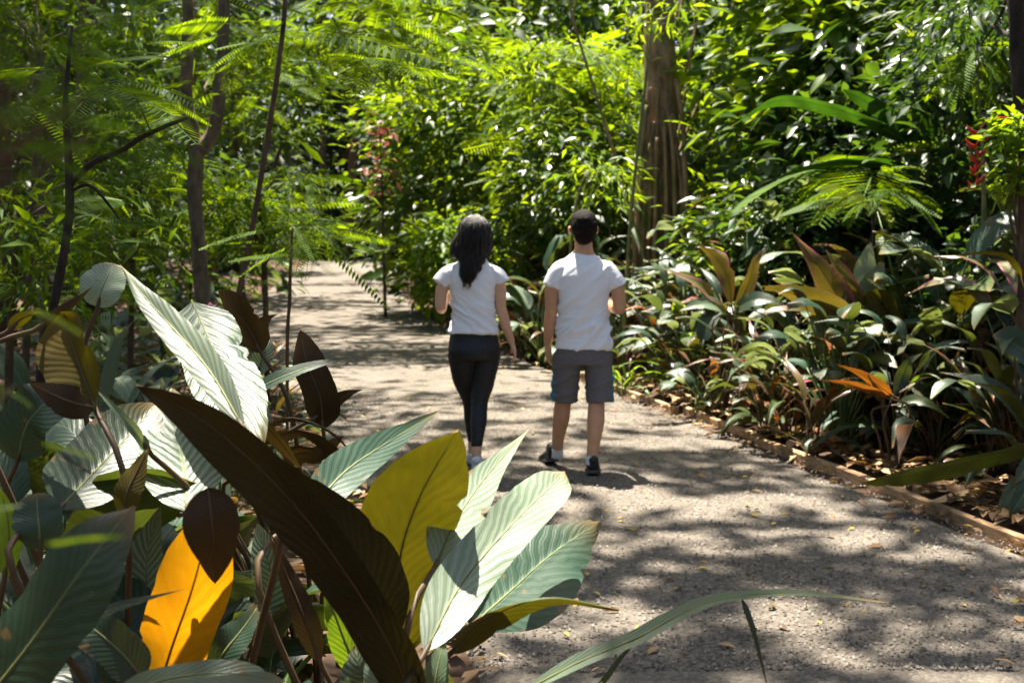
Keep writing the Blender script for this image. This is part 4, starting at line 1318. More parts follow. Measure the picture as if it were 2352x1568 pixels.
# ---- unseen canopy inferred from the dapple, leaves thinned and packed to place the light
def lit_wanted(px, py):
    """How much sun reaches the ground there (share), read off the photograph."""
    v = np.full(px.shape, 0.42)
    on = (py > 590) & (py < 2600)
    bands = [(590, 612, .5), (612, 640, .98), (640, 660, .30), (660, 694, .96), (694, 710, .35), (710, 752, .82), (752, 775, .25), (775, 790, .6), (790, 850, .28),
             (850, 900, .88), (900, 920, .45), (920, 960, .7), (960, 1000, .5), (1000, 1060, .40), (1060, 1140, .13), (1140, 1196, .85), (1196, 1240, .16), (1240, 1260, .4), (1260, 1400, .07), (1400, 1480, .35), (1480, 2600, .10)]
    for a, b, w in bands:
        k = on & (py >= a) & (py < b)
        v[k] = w
    edge = 1800 + 2.52 * (py - 1050)
    k = (py > 860) & (px > edge - 30)
    v[k] = 0.88
    k = (py > 1195) & (py < 1300) & (px > 1950) & (px < edge)
    v[k] = 0.4
    k = (py > 1380) & (px < 1250)
    v[k] = 0.50
    k = (py > 850) & (px < 650)
    v[k] = 0.5
    k = (py > 880) & (py < 1250) & (px < 420)
    v[k] = 0.22
    k = (py < 880) & (py > 740) & (px < 560)
    v[k] = 0.22
    k = (py < 830) & (py > 730) & (px < 640)
    v[k] = 0.22
    k = (py < 880) & (px > 1000)
    v[k] = 0.92
    k = (py < 905) & (px > 1960)
    v[k] = 0.14
    return v


NC = 110000
cx, cy = RNG.uniform(-9, 9, NC), RNG.uniform(-0.5, 34, NC)
ppx, ppy = proj(cx, np.maximum(cy, 1.2), np.zeros_like(cx))
want = lit_wanted(ppx, ppy)
want = np.where(cy < 4.4, 0.30, want)
hs = RNG.choice([14.0, 15.5, 17.0, 18.0], NC) + RNG.normal(size=NC) * 0.3
stretch = np.array([noise.noise(Vector((x * 0.28, y * 2.0, 4.2))) + 0.5 * noise.noise(Vector((x * 0.8, y * 4.5, 9.2))) for x, y in zip(cx, cy)])
dens = -np.log(want) / 3.4
prob = np.clip(dens * (0.95 + 1.9 * stretch), 0, 1)
prob = np.where(want < 0.26, np.clip(dens * (1.3 + 0.7 * stretch), 0.68, 1), prob)
# gaps and dense spots shaped to light or shade single things (pixel, distance, radius)
for px, py, Y, rad, lit in sorted([(520, 880, 3.08, 0.34, 1), (430, 780, 2.85, 0.28, 1), (425, 1040, 3.1, 0.16, 1), (1100, 1140, 3.1, 0.2, 1), (1150, 1230, 2.8, 0.26, 1), (960, 1200, 2.8, 0.20, 1),
                           (440, 1380, 2.58, 0.2, 1), (240, 650, 3.42, 0.12, 1), (900, 1030, 3.2, 0.15, 1), (1300, 1280, 3.0, 0.12, 1),
                           (1515, 420, 15.0, 0.5, 1), (1340, 600, 8.4, 0.34, 1), (1090, 600, 8.3, 0.3, 1), (1880, 640, 9.1, 0.5, 1),
                           (700, 1150, 2.35, 0.26, 0), (500, 960, 2.3, 0.15, 0), (150, 1330, 2.12, 0.3, 0), (60, 1150, 2.7, 0.25, 0), (700, 850, 3.9, 0.3, 0), (150, 200, 0.95, 0.3, 0), (2200, 1060, 7.2, 0.6, 0), (640, 1400, 3.0, 0.3, 0), (280, 1300, 3.3, 0.3, 0), (220, 1080, 3.0, 0.22, 0)], key=lambda q: q[4]):
    c = P(px, py, Y)
    gxx, gyy = c.x - SUN_DIR.x / SUN_DIR.z * c.z, c.y - SUN_DIR.y / SUN_DIR.z * c.z
    d2 = ((cx - gxx) ** 2 + (cy - gyy) ** 2) / (rad * rad)
    if lit:
        prob = np.where(d2 < 1.0, 0.0, prob)
    else:
        prob = np.where(d2 < 1.0, 0.95, prob)
kk = RNG.random(NC) < prob
cx, cy, hs = cx[kk], cy[kk], hs[kk]
pos = np.stack([cx + SUN_DIR.x / SUN_DIR.z * hs, cy + SUN_DIR.y / SUN_DIR.z * hs, hs], 1)
vis = pos[:, 2] > CAM_H + (500 + 60) / 2900 * pos[:, 1]
pos = pos[vis]
canopy_roots = [('tall canopy tree, crown shaped for dapple, rooted in the left bed beyond the frame', (-5.5, 9.0)), ('tall canopy tree, crown shaped for dapple, rooted far left behind the saplings', (-6.5, 16.0)),
                ('tall canopy tree, crown shaped for dapple, rooted right of the path beyond the frame', (5.6, 10.5)), ('tall canopy tree, crown shaped for dapple, rooted behind the big trunk', (3.6, 17.5)), ('tall canopy tree, crown shaped for dapple, rooted in the far right bed', (6.8, 19.0))]
cr = np.array([c for _, c in canopy_roots])
near = np.argmin(((pos[:, None, :2] - cr[None]) ** 2).sum(-1), 1)
for k, (lab, (x, y)) in enumerate(canopy_roots):
    pp = pos[near == k]
    if not len(pp):
        continue
    bs = np.array([x, y, 0.02])
    out = RNG.normal(size=pp.shape)
    d = dict(template=T_OVAL, pos=pp, out=out, size=(0.18, 0.36), mat='canopy', droop=0.15, wild=0.3, clumps=pp[RNG.choice(len(pp), 26)])
    make_tree('canopy_tree', lab, bs, [([bs, bs + np.array([0.1, 0, 8.0]), bs + np.array([0, 0, 16.0])], [0.2, 0.16, 0.08])], [d], 'bark', limb_n=26, limb_r=0.035, group='tall canopy trees')

# ---- unseen wood behind and beside the viewer, added to block sky light
n = 22000
ang = RNG.uniform(0.62, 2 * math.pi - 0.62, n)
dist = RNG.uniform(9.0, 15, n)
pos = np.stack([np.sin(ang) * dist + 1.0, np.cos(ang) * dist * 0.8, RNG.random(n) ** 0.8 * 6.0], 1)
ok = ~((pos[:, 0] < edge_x(pos[:, 1]) + 1.2) & (pos[:, 0] > edge_x(pos[:, 1]) - 5.5))
pos = pos[ok & ((pos[:, 1] < 5.0) | (np.abs(pos[:, 0]) > 7.5))]
ax, up = leaf_frames(unit_rand(len(pos)), 0.4, 0.6)
v, t = stamp(*T_OVAL, pos, ax, up, RNG.uniform(0.3, 0.6, len(pos)))
o = link('forest_foliage', tri_mesh('forest_foliage', v, t, M['dark']))
tag(o, 'unseen mass of dark forest foliage added around the viewpoint to block sky light', 'forest', kind='stuff')

# ------------------------------------------------------------------ large-leaved plants
def profile(kind, t):
    t = min(max(t, 0.0), 1.0)
    if kind == 'oblong':
        a = min(1.0, (t / 0.22)) if t < 0.22 else 1.0
        a = math.sin(a * math.pi / 2) ** 0.75
        b = min(1.0, (1 - t) / 0.36)
        b = math.sin(b * math.pi / 2) ** 0.85
        return a * b
    if kind == 'ovate':
        return math.sin(math.pi * t ** 0.72) ** 0.85
    if kind == 'lance':
        return math.sin(math.pi * t ** 0.62) ** 1.15
    if kind == 'strap':
        return min(1.0, t / 0.15) ** 0.6 * min(1.0, (1 - t) / 0.6) ** 0.7
    if kind == 'round':
        return math.sqrt(max(0.0, 1 - (2 * t - 1) ** 2)) ** 0.9
    return math.sin(math.pi * t)


def blade(mid, width, nhint, kind='oblong', fold=12.0, nv=18, nu=4, ripple=0.006, curl=0.0, wave=0.0, seed=0, twist=0.0, nicks=()):
    """A leaf blade along a midrib; upper face looks along nhint. Returns verts, faces, uvs."""
    c = catmull(mid, nv + 1)
    N0 = np.array(nhint, float)
    V, U = [], []
    fo = math.radians(fold)
    for i in range(nv + 1):
        t = i / nv
        T = c[min(i + 1, nv)] - c[max(i - 1, 0)]
        T = T / (np.linalg.norm(T) + 1e-9)
        S = np.cross(T, N0)
        S /= (np.linalg.norm(S) + 1e-9)
        N = np.cross(S, T)
        if twist:
            a = math.radians(twist) * t
            S, N = S * math.cos(a) + N * math.sin(a), N * math.cos(a) - S * math.sin(a)
        w = 0.5 * width * profile(kind, t)
        for k in range(-nu, nu + 1):
            u = k / nu
            au = abs(u)
            wq = w
            for (t0, sd, am, wd) in nicks:
                if (u > 0) == (sd > 0):
                    wq *= 1 - am * math.exp(-((t - t0) / wd) ** 2)
            if nicks:
                wq *= 1 + 0.035 * noise.noise(Vector((t * 11, seed * 3.1, 1.0 if u > 0 else 5.0)))
            ph = seed * 1.7 + (0 if u >= 0 else 2.1)
            edge = wave * width * au * au * math.sin(t * 9.0 + ph) + 0.5 * wave * width * au * au * math.sin(t * 23 + ph * 2)
            rp = ripple * math.sin((t - 0.22 * au) * 2 * math.pi * 13) * min(1, au * 3) * profile(kind, t)
            p = c[i] + S * (wq * u * math.cos(fo)) + N * (wq * au * math.sin(fo) - curl * width * au * au + edge + rp)
            V.append(p)
            U.append((u, t))
    m = 2 * nu + 1
    F = []
    for i in range(nv):
        for k in range(m - 1):
            a = i * m + k
            F.append((a, a + 1, a + m + 1, a + m))
    return V, F, U


def leaf_variants(kind, count, mats_key, stem_key, Lp, La, Lb, W, fold=14, wave=0.03, nv=9, nu=2, arch=0.6, prof=None):
    """Meshes of one leaf with its stalk, rooted at the origin, leaning to +X."""
    out = []
    for q in range(count):
        lp = random.uniform(*Lp)
        lb = random.uniform(*Lb)
        w = random.uniform(*W)
        a = math.radians(random.uniform(*La))        # lean from vertical at the stalk
        top = np.array([math.sin(a) * lp, 0, math.cos(a) * lp])
        a2 = a + math.radians(random.uniform(8, 30))
        d1 = np.array([math.sin(a2), 0, math.cos(a2)])
        a3 = a2 + arch * random.uniform(0.6, 1.5)
        d2 = np.array([math.sin(a3), random.uniform(-0.2, 0.2), math.cos(a3)])
        a4 = a3 + arch * random.uniform(0.4, 1.2)
        d3 = np.array([math.sin(a4), random.uniform(-0.25, 0.25), math.cos(a4)])
        mid = [top, top + d1 * lb * 0.33, top + d1 * lb * 0.33 + d2 * lb * 0.33, top + d1 * lb * 0.33 + d2 * lb * 0.33 + d3 * lb * 0.34]
        nh = np.array([-math.cos(a2), random.uniform(-0.5, 0.5), math.sin(a2) + 0.5])
        V, F, U = blade(mid, w, nh, prof or kind, random.uniform(fold * 0.5, fold * 1.5), nv, nu, 0.0, random.uniform(-0.1, 0.25), wave, q, random.uniform(-25, 25))
        nb = len(F)
        sv, sf = tube([np.array([0, 0, -0.05]), top * 0.5 + np.array([-0.03 * lp, 0, 0.02]), top, top + d1 * lb * 0.06], [0.009, 0.007, 0.005, 0.004], 4, 6)
        b = len(V)
        V = V + sv
        U = U + [(0.0, 0.5)] * len(sv)
        F = F + [tuple(i + b for i in f) for f in sf]
        me = mesh_from('leaf', V, F, [M[mats_key], M[stem_key]], True, U, [0] * nb + [1] * (len(F) - nb))
        out.append(me)
    return out


KINDS = {}


def kind(name, mats, stem, **kw):
    KINDS[name] = {m: leaf_variants(name, 6, m, stem, **kw) for m in mats}


kind('broad', ['b_green', 'b_mid', 'b_sunlit', 'b_cordyline', 'b_pale', 'b_stripe', 'b_olive', 'b_brown'], 'stem_green', Lp=(0.25, 0.7), La=(5, 55), Lb=(0.32, 0.52), W=(0.13, 0.2), prof='oblong')
kind('lance', ['b_green', 'b_mid', 'b_sunlit', 'b_pale', 'b_cordyline', 'b_orange', 'b_lime', 'b_olive'], 'stem_brown', Lp=(0.15, 0.5), La=(5, 60), Lb=(0.35, 0.6), W=(0.06, 0.11), prof='lance', arch=0.5)
kind('strap', ['b_green', 'b_lime', 'b_olive', 'b_pale'], 'stem_green', Lp=(0.05, 0.15), La=(5, 60), Lb=(0.4, 0.75), W=(0.025, 0.045), prof='strap', arch=0.8)
kind('tallbroad', ['b_green', 'b_mid', 'b_sunlit', 'b_cordyline', 'b_pale', 'b_stripe', 'b_olive', 'b_brown'], 'stem_green', Lp=(0.45, 1.25), La=(4, 34), Lb=(0.34, 0.55), W=(0.12, 0.19), prof='oblong')
kind('tallance', ['b_green', 'b_mid', 'b_pale', 'b_cordyline', 'b_orange', 'b_olive', 'b_sunlit', 'b_lime'], 'stem_brown', Lp=(0.35, 1.1), La=(4, 36), Lb=(0.38, 0.62), W=(0.07, 0.12), prof='lance', arch=0.5)
kind('herb', ['b_lime', 'b_green', 'b_pale', 'b_stripe', 'b_orange'], 'stem_green', Lp=(0.06, 0.25), La=(15, 75), Lb=(0.12, 0.24), W=(0.06, 0.10), prof='ovate', arch=0.4, nv=6)


def understory(name, label, x, y, kindn, mats, n, scale, group=None, cat='plant', z=0.04):
    root = empty(name, (x, y, z))
    tag(root, label, cat, group)
    ph = random.uniform(0, 6.28)
    for i in range(n):
        m = random.choices([q[0] for q in mats], [q[1] for q in mats])[0]
        me = random.choice(KINDS[kindn][m])
        o = link('leaf', me, root)
        o.rotation_euler = (random.uniform(-0.12, 0.12), random.uniform(-0.12, 0.12), ph + i * 2.4 + random.uniform(-0.4, 0.4))
        s = scale * random.uniform(0.7, 1.2)
        o.scale = (s, s, s * random.uniform(0.85, 1.15))
        o.location = (random.uniform(-0.05, 0.05), random.uniform(-0.05, 0.05), 0)
    return root


SPECIES = {
    'broad_g': ('broad_leaved_plant', 'broad', [('b_green', 3), ('b_mid', 4), ('b_pale', 3), ('b_sunlit', 1), ('b_olive', 1)], 'glossy broad-leaved plant'),
    'broad_p': ('pale_leaved_plant', 'broad', [('b_pale', 3), ('b_stripe', 2), ('b_mid', 3), ('b_sunlit', 2)], 'pale striped broad-leaved plant'),
    'broad_b': ('brown_leaved_plant', 'broad', [('b_brown', 3), ('b_olive', 3), ('b_green', 2), ('b_cordyline', 2)], 'brown and olive broad-leaved plant'),
    'cordy': ('cordyline_plant', 'lance', [('b_cordyline', 5), ('b_olive', 2), ('b_orange', 1), ('b_green', 2)], 'pink-edged olive cordyline'),
    'lance_g': ('lance_leaved_plant', 'lance', [('b_green', 4), ('b_mid', 2), ('b_sunlit', 1), ('b_pale', 2), ('b_lime', 1)], 'narrow-leaved dark green plant'),
    'orange': ('orange_leaved_plant', 'lance', [('b_orange', 4), ('b_olive', 3), ('b_cordyline', 2)], 'orange and olive narrow-leaved plant'),
    'strap': ('strap_leaved_plant', 'strap', [('b_lime', 3), ('b_green', 3), ('b_pale', 2)], 'grassy strap-leaved tuft'),
    'herb_l': ('small_herb', 'herb', [('b_lime', 4), ('b_green', 2)], 'small lime-leaved herb'),
    'herb_p': ('small_herb', 'herb', [('b_pale', 4), ('b_stripe', 3), ('b_green', 2), ('b_orange', 1)], 'small pale-leaved herb'),
}
NEARFAR = []


def bed_rows():
    plan = []
    # (row text, y range, offset from edge, step, species weights, scale)
    rows = [
        ('front row by the edging', 8.9, 21.0, 0.32, 0.25, ['herb_p', 'strap', 'herb_l', 'broad_p', 'orange', 'lance_g', 'broad_g', 'cordy', 'lance_g'], (0.6, 0.95), 1),
        ('second row behind the edging', 7.3, 20.0, 0.85, 0.29, ['broad_g', 'broad_p', 'lance_g', 'cordy', 'strap', 'orange', 'cordy', 'lance_g', 'broad_b'], (0.9, 1.25), 1),
        ('third row behind the edging', 6.9, 19.0, 1.5, 0.36, ['broad_g', 'cordy', 'broad_p', 'lance_g', 'broad_p', 'broad_g', 'cordy'], (1.0, 1.3), 1),
        ('between the front rows', 8.6, 17.0, 0.58, 0.33, ['lance_g', 'broad_p', 'cordy', 'broad_g', 'herb_p', 'orange'], (0.7, 1.05), 1),
        ('between the middle rows', 8.0, 17.0, 1.18, 0.36, ['tall', 'broad_g', 'cordy', 'broad_p', 'lance_g'], (0.85, 1.15), 1),
        ('inner row, right bed', 7.8, 16.0, 1.9, 0.42, ['broad_g', 'cordy', 'broad_p', 'broad_p', 'lance_g'], (1.05, 1.35), 1),
        ('back row, right bed', 6.8, 18.0, 2.3, 0.45, ['broad_g', 'broad_b', 'cordy', 'broad_p', 'broad_p'], (1.2, 1.5), 1),
        ('last row, right bed', 8.0, 15.0, 3.2, 0.75, ['broad_p', 'broad_g', 'lance_g', 'broad_p'], (1.35, 1.65), 1),
    ]
    for text, y0, y1, off, step, sp, sc, side in rows:
        y = y0
        counts = {}
        while y < y1:
            s = random.choice([q for q in sp if q != 'tall'])
            yy = y + random.uniform(-0.15, 0.15)
            x = float(edge_x(yy)) + off + random.uniform(-0.22, 0.28)
            px = CXP + FPX * x / yy
            if px < 2520:
                counts[s] = counts.get(s, 0) + 1
                nm, kd, mats, desc = SPECIES[s]
                size = random.uniform(*sc)
                if not text.startswith(('front', 'second')):
                    kd = {'broad': 'tallbroad', 'lance': 'tallance'}.get(kd, kd)
                nleaf = random.randint(12, 19) if kd != 'strap' else random.randint(12, 18)
                lab = '%s %s from the camera, %s' % (ORD[counts[s] - 1], desc, text)
                understory(nm, lab, x, yy, kd, mats, nleaf, size, 'plants in the right bed')
            y += step * (1 + 0.035 * (y - 8)) * random.uniform(0.8, 1.25)
    rows = [
        ('path-side row, left bed', 6.6, 20.0, 0.30, 0.45, ['herb_l', 'broad_g', 'strap', 'orange', 'herb_p', 'lance_g'], (0.5, 0.8)),
        ('second row, left bed', 5.6, 18.0, 1.0, 0.5, ['broad_g', 'broad_p', 'lance_g', 'herb_l', 'broad_b'], (0.7, 1.0)),
        ('back row, left bed', 5.2, 16.0, 1.8, 0.58, ['broad_g', 'lance_g', 'broad_g', 'herb_l', 'strap'], (0.8, 1.2)),
    ]
    for text, y0, y1, off, step, sp, sc in rows:
        y = y0
        counts = {}
        while y < y1:
            s = random.choice(sp)
            yy = y + random.uniform(-0.15, 0.15)
            x = float(edge_x(yy) - path_w(yy)) - off + random.uniform(-0.25, 0.2)
            px = CXP + FPX * x / yy
            if px > -160:
                counts[s] = counts.get(s, 0) + 1
                nm, kd, mats, desc = SPECIES[s]
                lab = '%s %s from the camera, %s' % (ORD[counts[s] - 1], desc, text)
                understory(nm, lab, x, yy, kd, mats, random.randint(8, 12), random.uniform(*sc), 'plants in the left bed')
            y += step * (1 + 0.03 * (y - 6)) * random.uniform(0.8, 1.25)


bed_rows()

# ---- individually shaped leaves, gathered into plants
FACE = (0.0, -0.75, 0.65)      # upper side towards the viewer and the sky
AWAY = (0.0, 0.70, 0.55)       # underside towards the viewer


def hero_plant(name, label, base, leaves, cat='plant', stem='stem_brown', group=None, stem_r=0.008):
    """leaves: (midrib pixels [(px, py, Y)...] base to tip, width px, normal, profile, fold, material, extra dict)."""
    base = Vector(base)
    b = np.array(base)
    root = empty(name, base)
    tag(root, label, cat, group)
    for q, (mid, wpx, nh, prof, fold, mt, ex) in enumerate(leaves):
        pts = [np.array(P(*m)) - b for m in mid]
        Ym = mid[len(mid) // 2][2]
        w = wpx * Ym / FPX
        nk = [(random.uniform(0.25, 0.9), random.choice((-1, 1)), random.uniform(0.06, 0.24), random.uniform(0.012, 0.03)) for _ in range(random.randint(1, 3))]
        V, F, U = blade(pts, w, nh, prof, fold, max(40, ex.get('nv', 40)), 5, ex.get('ripple', 0.0006), ex.get('curl', 0.0), ex.get('wave', 0.02), q + base.x, ex.get('twist', 0.0), nk)
        lf = link('leaf', mesh_from('leaf', V, F, M[mt], True, U), root)
        if w > 0.03:
            cc = catmull(pts, 12)[:-1]
            rv, rf = tube(list(cc), [0.0032, 0.0026, 0.0018, 0.0008], 5, 18)
            link('midrib', mesh_from('midrib', rv, rf, M['stem_brown' if mt in ('b_dark', 'b_brown', 'b_yellow', 'b_olive', 'b_orange', 'b_cordyline') else 'stem_olive']), lf)
        if 'label' in ex:
            lf['label'] = ex['label']
        if ex.get('stem', True):
            p0 = pts[0]
            d = pts[1] - pts[0]
            d = d / np.linalg.norm(d)
            foot = np.array([random.uniform(-0.06, 0.06), random.uniform(-0.06, 0.06), -0.03])
            m1 = p0 - d * min(0.22, 0.35 * np.linalg.norm(p0 - foot))
            m2 = foot + (m1 - foot) * 0.45
            m2[2] = foot[2] + (m1[2] - foot[2]) * 0.55
            sv, sf = tube([foot, m2, m1, p0, p0 + d * 0.03], [stem_r * 1.3, stem_r * 1.1, stem_r, stem_r * 0.8, stem_r * 0.4], 6, 16)
            link('stem', mesh_from('stem', sv, sf, M[ex.get('stem_mat', stem)]), lf)
    return root


# front centre plant with the big dark leaf
hero_plant('large_leaved_plant', 'foreground plant with a huge dark brown leaf and an olive backlit leaf', (gx(900, 2.75), 2.75, 0.03), [
    ([(965, 1670, 2.55), (905, 1500, 2.45), (800, 1325, 2.36), (660, 1140, 2.3), (480, 975, 2.3), (316, 882, 2.35)], 160, (0.25, 0.80, 0.25), 'oblong', -8, 'b_dark', dict(curl=0.06, label='huge dark brown leaf seen from below', nv=30)),
    ([(890, 1480, 2.62), (850, 1330, 2.6), (760, 1190, 2.58), (610, 1035, 2.6)], 170, (-0.3, 0.75, 0.35), 'ovate', -6, 'b_dark', dict(curl=0.03)),
    ([(925, 1500, 3.0), (915, 1310, 2.92), (960, 1150, 2.84), (1052, 985, 2.74)], 236, (-0.10, 0.75, 0.5), 'oblong', 8, 'b_olive', dict(curl=0.02, label='olive yellow leaf glowing against the light')),
    ([(700, 1190, 2.95), (790, 1085, 3.12), (900, 1010, 3.3), (1022, 936, 3.5)], 100, (0.2, -0.75, 0.6), 'lance', 10, 'b_mid', dict()),
    ([(1000, 1300, 2.78), (1050, 1190, 2.95), (1120, 1090, 3.15), (1216, 984, 3.4)], 112, (0.30, -0.45, 0.85), 'lance', 6, 'b_sunlit', dict(label='slim white-lit leaf pointing up right')),
    ([(975, 1500, 2.5), (1060, 1340, 2.66), (1180, 1200, 2.85), (1262, 1120, 3.02), (1298, 1082, 3.1)], 122, (0.30, -0.45, 0.85), 'oblong', 10, 'b_sunlit', dict(wave=0.05, label='long white-lit leaf with a dark green half')),
    ([(1090, 1430, 2.8), (1180, 1350, 2.95), (1270, 1270, 3.1), (1380, 1195, 3.25)], 250, (0.05, -0.65, 0.70), 'ovate', 10, 'b_mid', dict(curl=0.05, label='broad grey green leaf with clear herringbone veins')),
    ([(1035, 1500, 2.7), (1120, 1420, 2.68), (1260, 1372, 2.66), (1422, 1398, 2.7)], 92, (0.05, 0.62, 0.75), 'lance', -16, 'b_olive', dict(curl=0.05)),
    ([(830, 1560, 2.7), (795, 1480, 2.7), (765, 1400, 2.7), (742, 1342, 2.72)], 75, (-0.3, 0.7, 0.4), 'lance', 5, 'b_lime', dict()),
    ([(830, 1660, 2.6), (835, 1590, 2.6), (825, 1530, 2.6), (815, 1480, 2.62)], 115, FACE, 'ovate', 12, 'b_stripe', dict()),
    ([(890, 1660, 2.58), (885, 1600, 2.58), (862, 1540, 2.58), (848, 1495, 2.6)], 80, FACE, 'ovate', 12, 'b_sunlit', dict()),
    ([(1000, 1640, 2.6), (1000, 1570, 2.6), (1010, 1510, 2.62), (1025, 1460, 2.65)], 75, (-0.3, -0.7, 0.6), 'lance', 8, 'b_pale', dict()),
])
# left plant: striped white leaves and the yellow one
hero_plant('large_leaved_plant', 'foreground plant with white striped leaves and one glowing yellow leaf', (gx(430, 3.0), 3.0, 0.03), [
    ([(440, 690, 3.4), (475, 770, 3.25), (525, 890, 3.05), (596, 1036, 2.85)], 172, (0.2, -0.62, 0.75), 'oblong', 14, 'b_stripe', dict(curl=0.12, wave=0.03, stem=False, label='broad white striped leaf drooping to the right', ripple=0.001, nv=44)),
    ([(560, 985, 2.62), (480, 850, 2.75), (380, 735, 2.9), (318, 665, 3.0), (274, 604, 3.1)], 82, (-0.35, -0.5, 0.8), 'lance', 22, 'b_sunlit', dict(label='long pale rolled leaf with an orange tip', curl=0.08)),
    ([(430, 1172, 2.85), (425, 1090, 3.0), (410, 1000, 3.2), (395, 890, 3.4)], 200, (0.1, -0.7, 0.7), 'ovate', 16, 'b_stripe', dict(ripple=0.001, nv=44, label='white and green striped leaf behind the dark leaf')),
    ([(350, 1640, 2.75), (390, 1500, 2.66), (445, 1340, 2.56), (492, 1150, 2.46)], 178, (0.12, 0.70, 0.60), 'oblong', 8, 'b_yellow', dict(label='bright yellow orange leaf lit from behind')),
    ([(478, 1120, 2.38), (486, 1190, 2.36), (492, 1260, 2.37), (496, 1336, 2.40)], 132, (-0.1, 0.85, 0.2), 'ovate', -6, 'b_brown', dict(curl=0.05, stem=False, label='brown leaf shape for the shadow across the yellow leaf')),  # brown blade stands in for a shadow on the yellow leaf
    ([(735, 1520, 2.72), (700, 1420, 2.72), (655, 1310, 2.74), (612, 1205, 2.76)], 62, (-0.3, 0.8, 0.3), 'lance', 8, 'b_brown', dict()),
    ([(282, 1190, 2.7), (292, 1130, 2.7), (318, 1075, 2.72), (344, 1020, 2.74)], 74, (0.3, 0.8, 0.3), 'lance', 6, 'b_olive', dict()),
    ([(135, 1170, 2.85), (210, 1090, 3.0), (285, 1010, 3.15), (360, 925, 3.3)], 175, (0.2, -0.75, 0.6), 'oblong', 12, 'b_green', dict(ripple=0.001, nv=40)),
    ([(330, 1420, 3.1), (335, 1340, 3.1), (340, 1260, 3.12), (370, 1160, 3.15)], 105, FACE, 'ovate', 12, 'b_stripe', dict()),
    ([(600, 1420, 3.2), (625, 1340, 3.2), (610, 1270, 3.2), (590, 1200, 3.25)], 95, FACE, 'ovate', 12, 'b_stripe', dict()),
])
# bottom-left plant with grey green shaded leaves
hero_plant('large_leaved_plant', 'foreground plant with wide grey green ribbed leaves at the lower left corner', (gx(60, 2.3), 2.3, 0.03), [
    ([(-60, 1640, 2.15), (60, 1490, 2.12), (180, 1320, 2.12), (305, 1160, 2.15)], 262, (-0.55, -0.75, 0.25), 'oblong', 6, 'b_green', dict(ripple=0.001, nv=44, curl=0.06, label='wide ribbed grey green leaf in shade')),
    ([(20, 1490, 2.3), (150, 1440, 2.3), (290, 1390, 2.32), (432, 1350, 2.35)], 52, (-0.1, -0.45, 0.85), 'lance', 18, 'b_green', dict()),
    ([(92, 1262, 2.7), (90, 1215, 2.7), (86, 1175, 2.72), (84, 1132, 2.74)], 118, (0.05, -0.9, 0.3), 'round', 8, 'b_mid', dict()),
    ([(330, 1560, 2.5), (280, 1500, 2.5), (210, 1440, 2.5), (140, 1392, 2.55)], 105, FACE, 'oblong', 10, 'b_green', dict()),
    ([(250, 1600, 2.2), (380, 1560, 2.2), (520, 1545, 2.2), (660, 1565, 2.22)], 75, (0, -0.5, 0.85), 'oblong', 10, 'b_pale', dict()),
    ([(10, 1330, 2.8), (20, 1240, 2.8), (15, 1180, 2.8), (0, 1120, 2.8)], 70, (0.2, 0.8, 0.2), 'ovate', 8, 'b_lime', dict()),
    ([(470, 1560, 2.7), (520, 1490, 2.7), (560, 1440, 2.72), (600, 1380, 2.75)], 90, FACE, 'ovate', 12, 'b_green', dict()),
])
# folded olive leaf and white-lit leaf, upper left of the foreground
hero_plant('large_leaved_plant', 'foreground plant with a folded olive leaf and a small round white-lit leaf', (gx(240, 3.2), 3.2, 0.03), [
    ([(222, 945, 2.9), (190, 860, 2.95), (165, 790, 3.0), (150, 722, 3.05)], 165, (0.1, 0.85, 0.25), 'oblong', -14, 'b_olive', dict(curl=0.1, label='folded olive brown leaf seen from below')),
    ([(215, 935, 2.88), (170, 925, 2.8), (120, 905, 2.8), (68, 880, 2.84)], 78, (0, 0.9, -0.25), 'ovate', 6, 'b_brown', dict(stem=False)),
    ([(225, 705, 3.4), (232, 670, 3.4), (245, 640, 3.42), (262, 605, 3.45)], 105, (0.05, -0.85, 0.5), 'round', 10, 'b_sunlit', dict(label='small round white-lit leaf')),
    ([(85, 755, 3.1), (130, 720, 3.1), (175, 690, 3.12), (216, 655, 3.15)], 24, (0.2, 0.7, 0.4), 'lance', 10, 'b_brown', dict()),
    ([(345, 1040, 2.9), (310, 990, 2.88), (265, 940, 2.88), (218, 890, 2.9)], 26, FACE, 'strap', 20, 'b_pale', dict()),
    ([(40, 1060, 3.3), (60, 980, 3.3), (100, 930, 3.3), (150, 890, 3.35)], 150, FACE, 'oblong', 10, 'b_green', dict()),
    ([(20, 760, 3.0), (45, 735, 3.0), (75, 722, 3.0), (110, 718, 3.05)], 34, AWAY, 'lance', 10, 'b_olive', dict()),
])
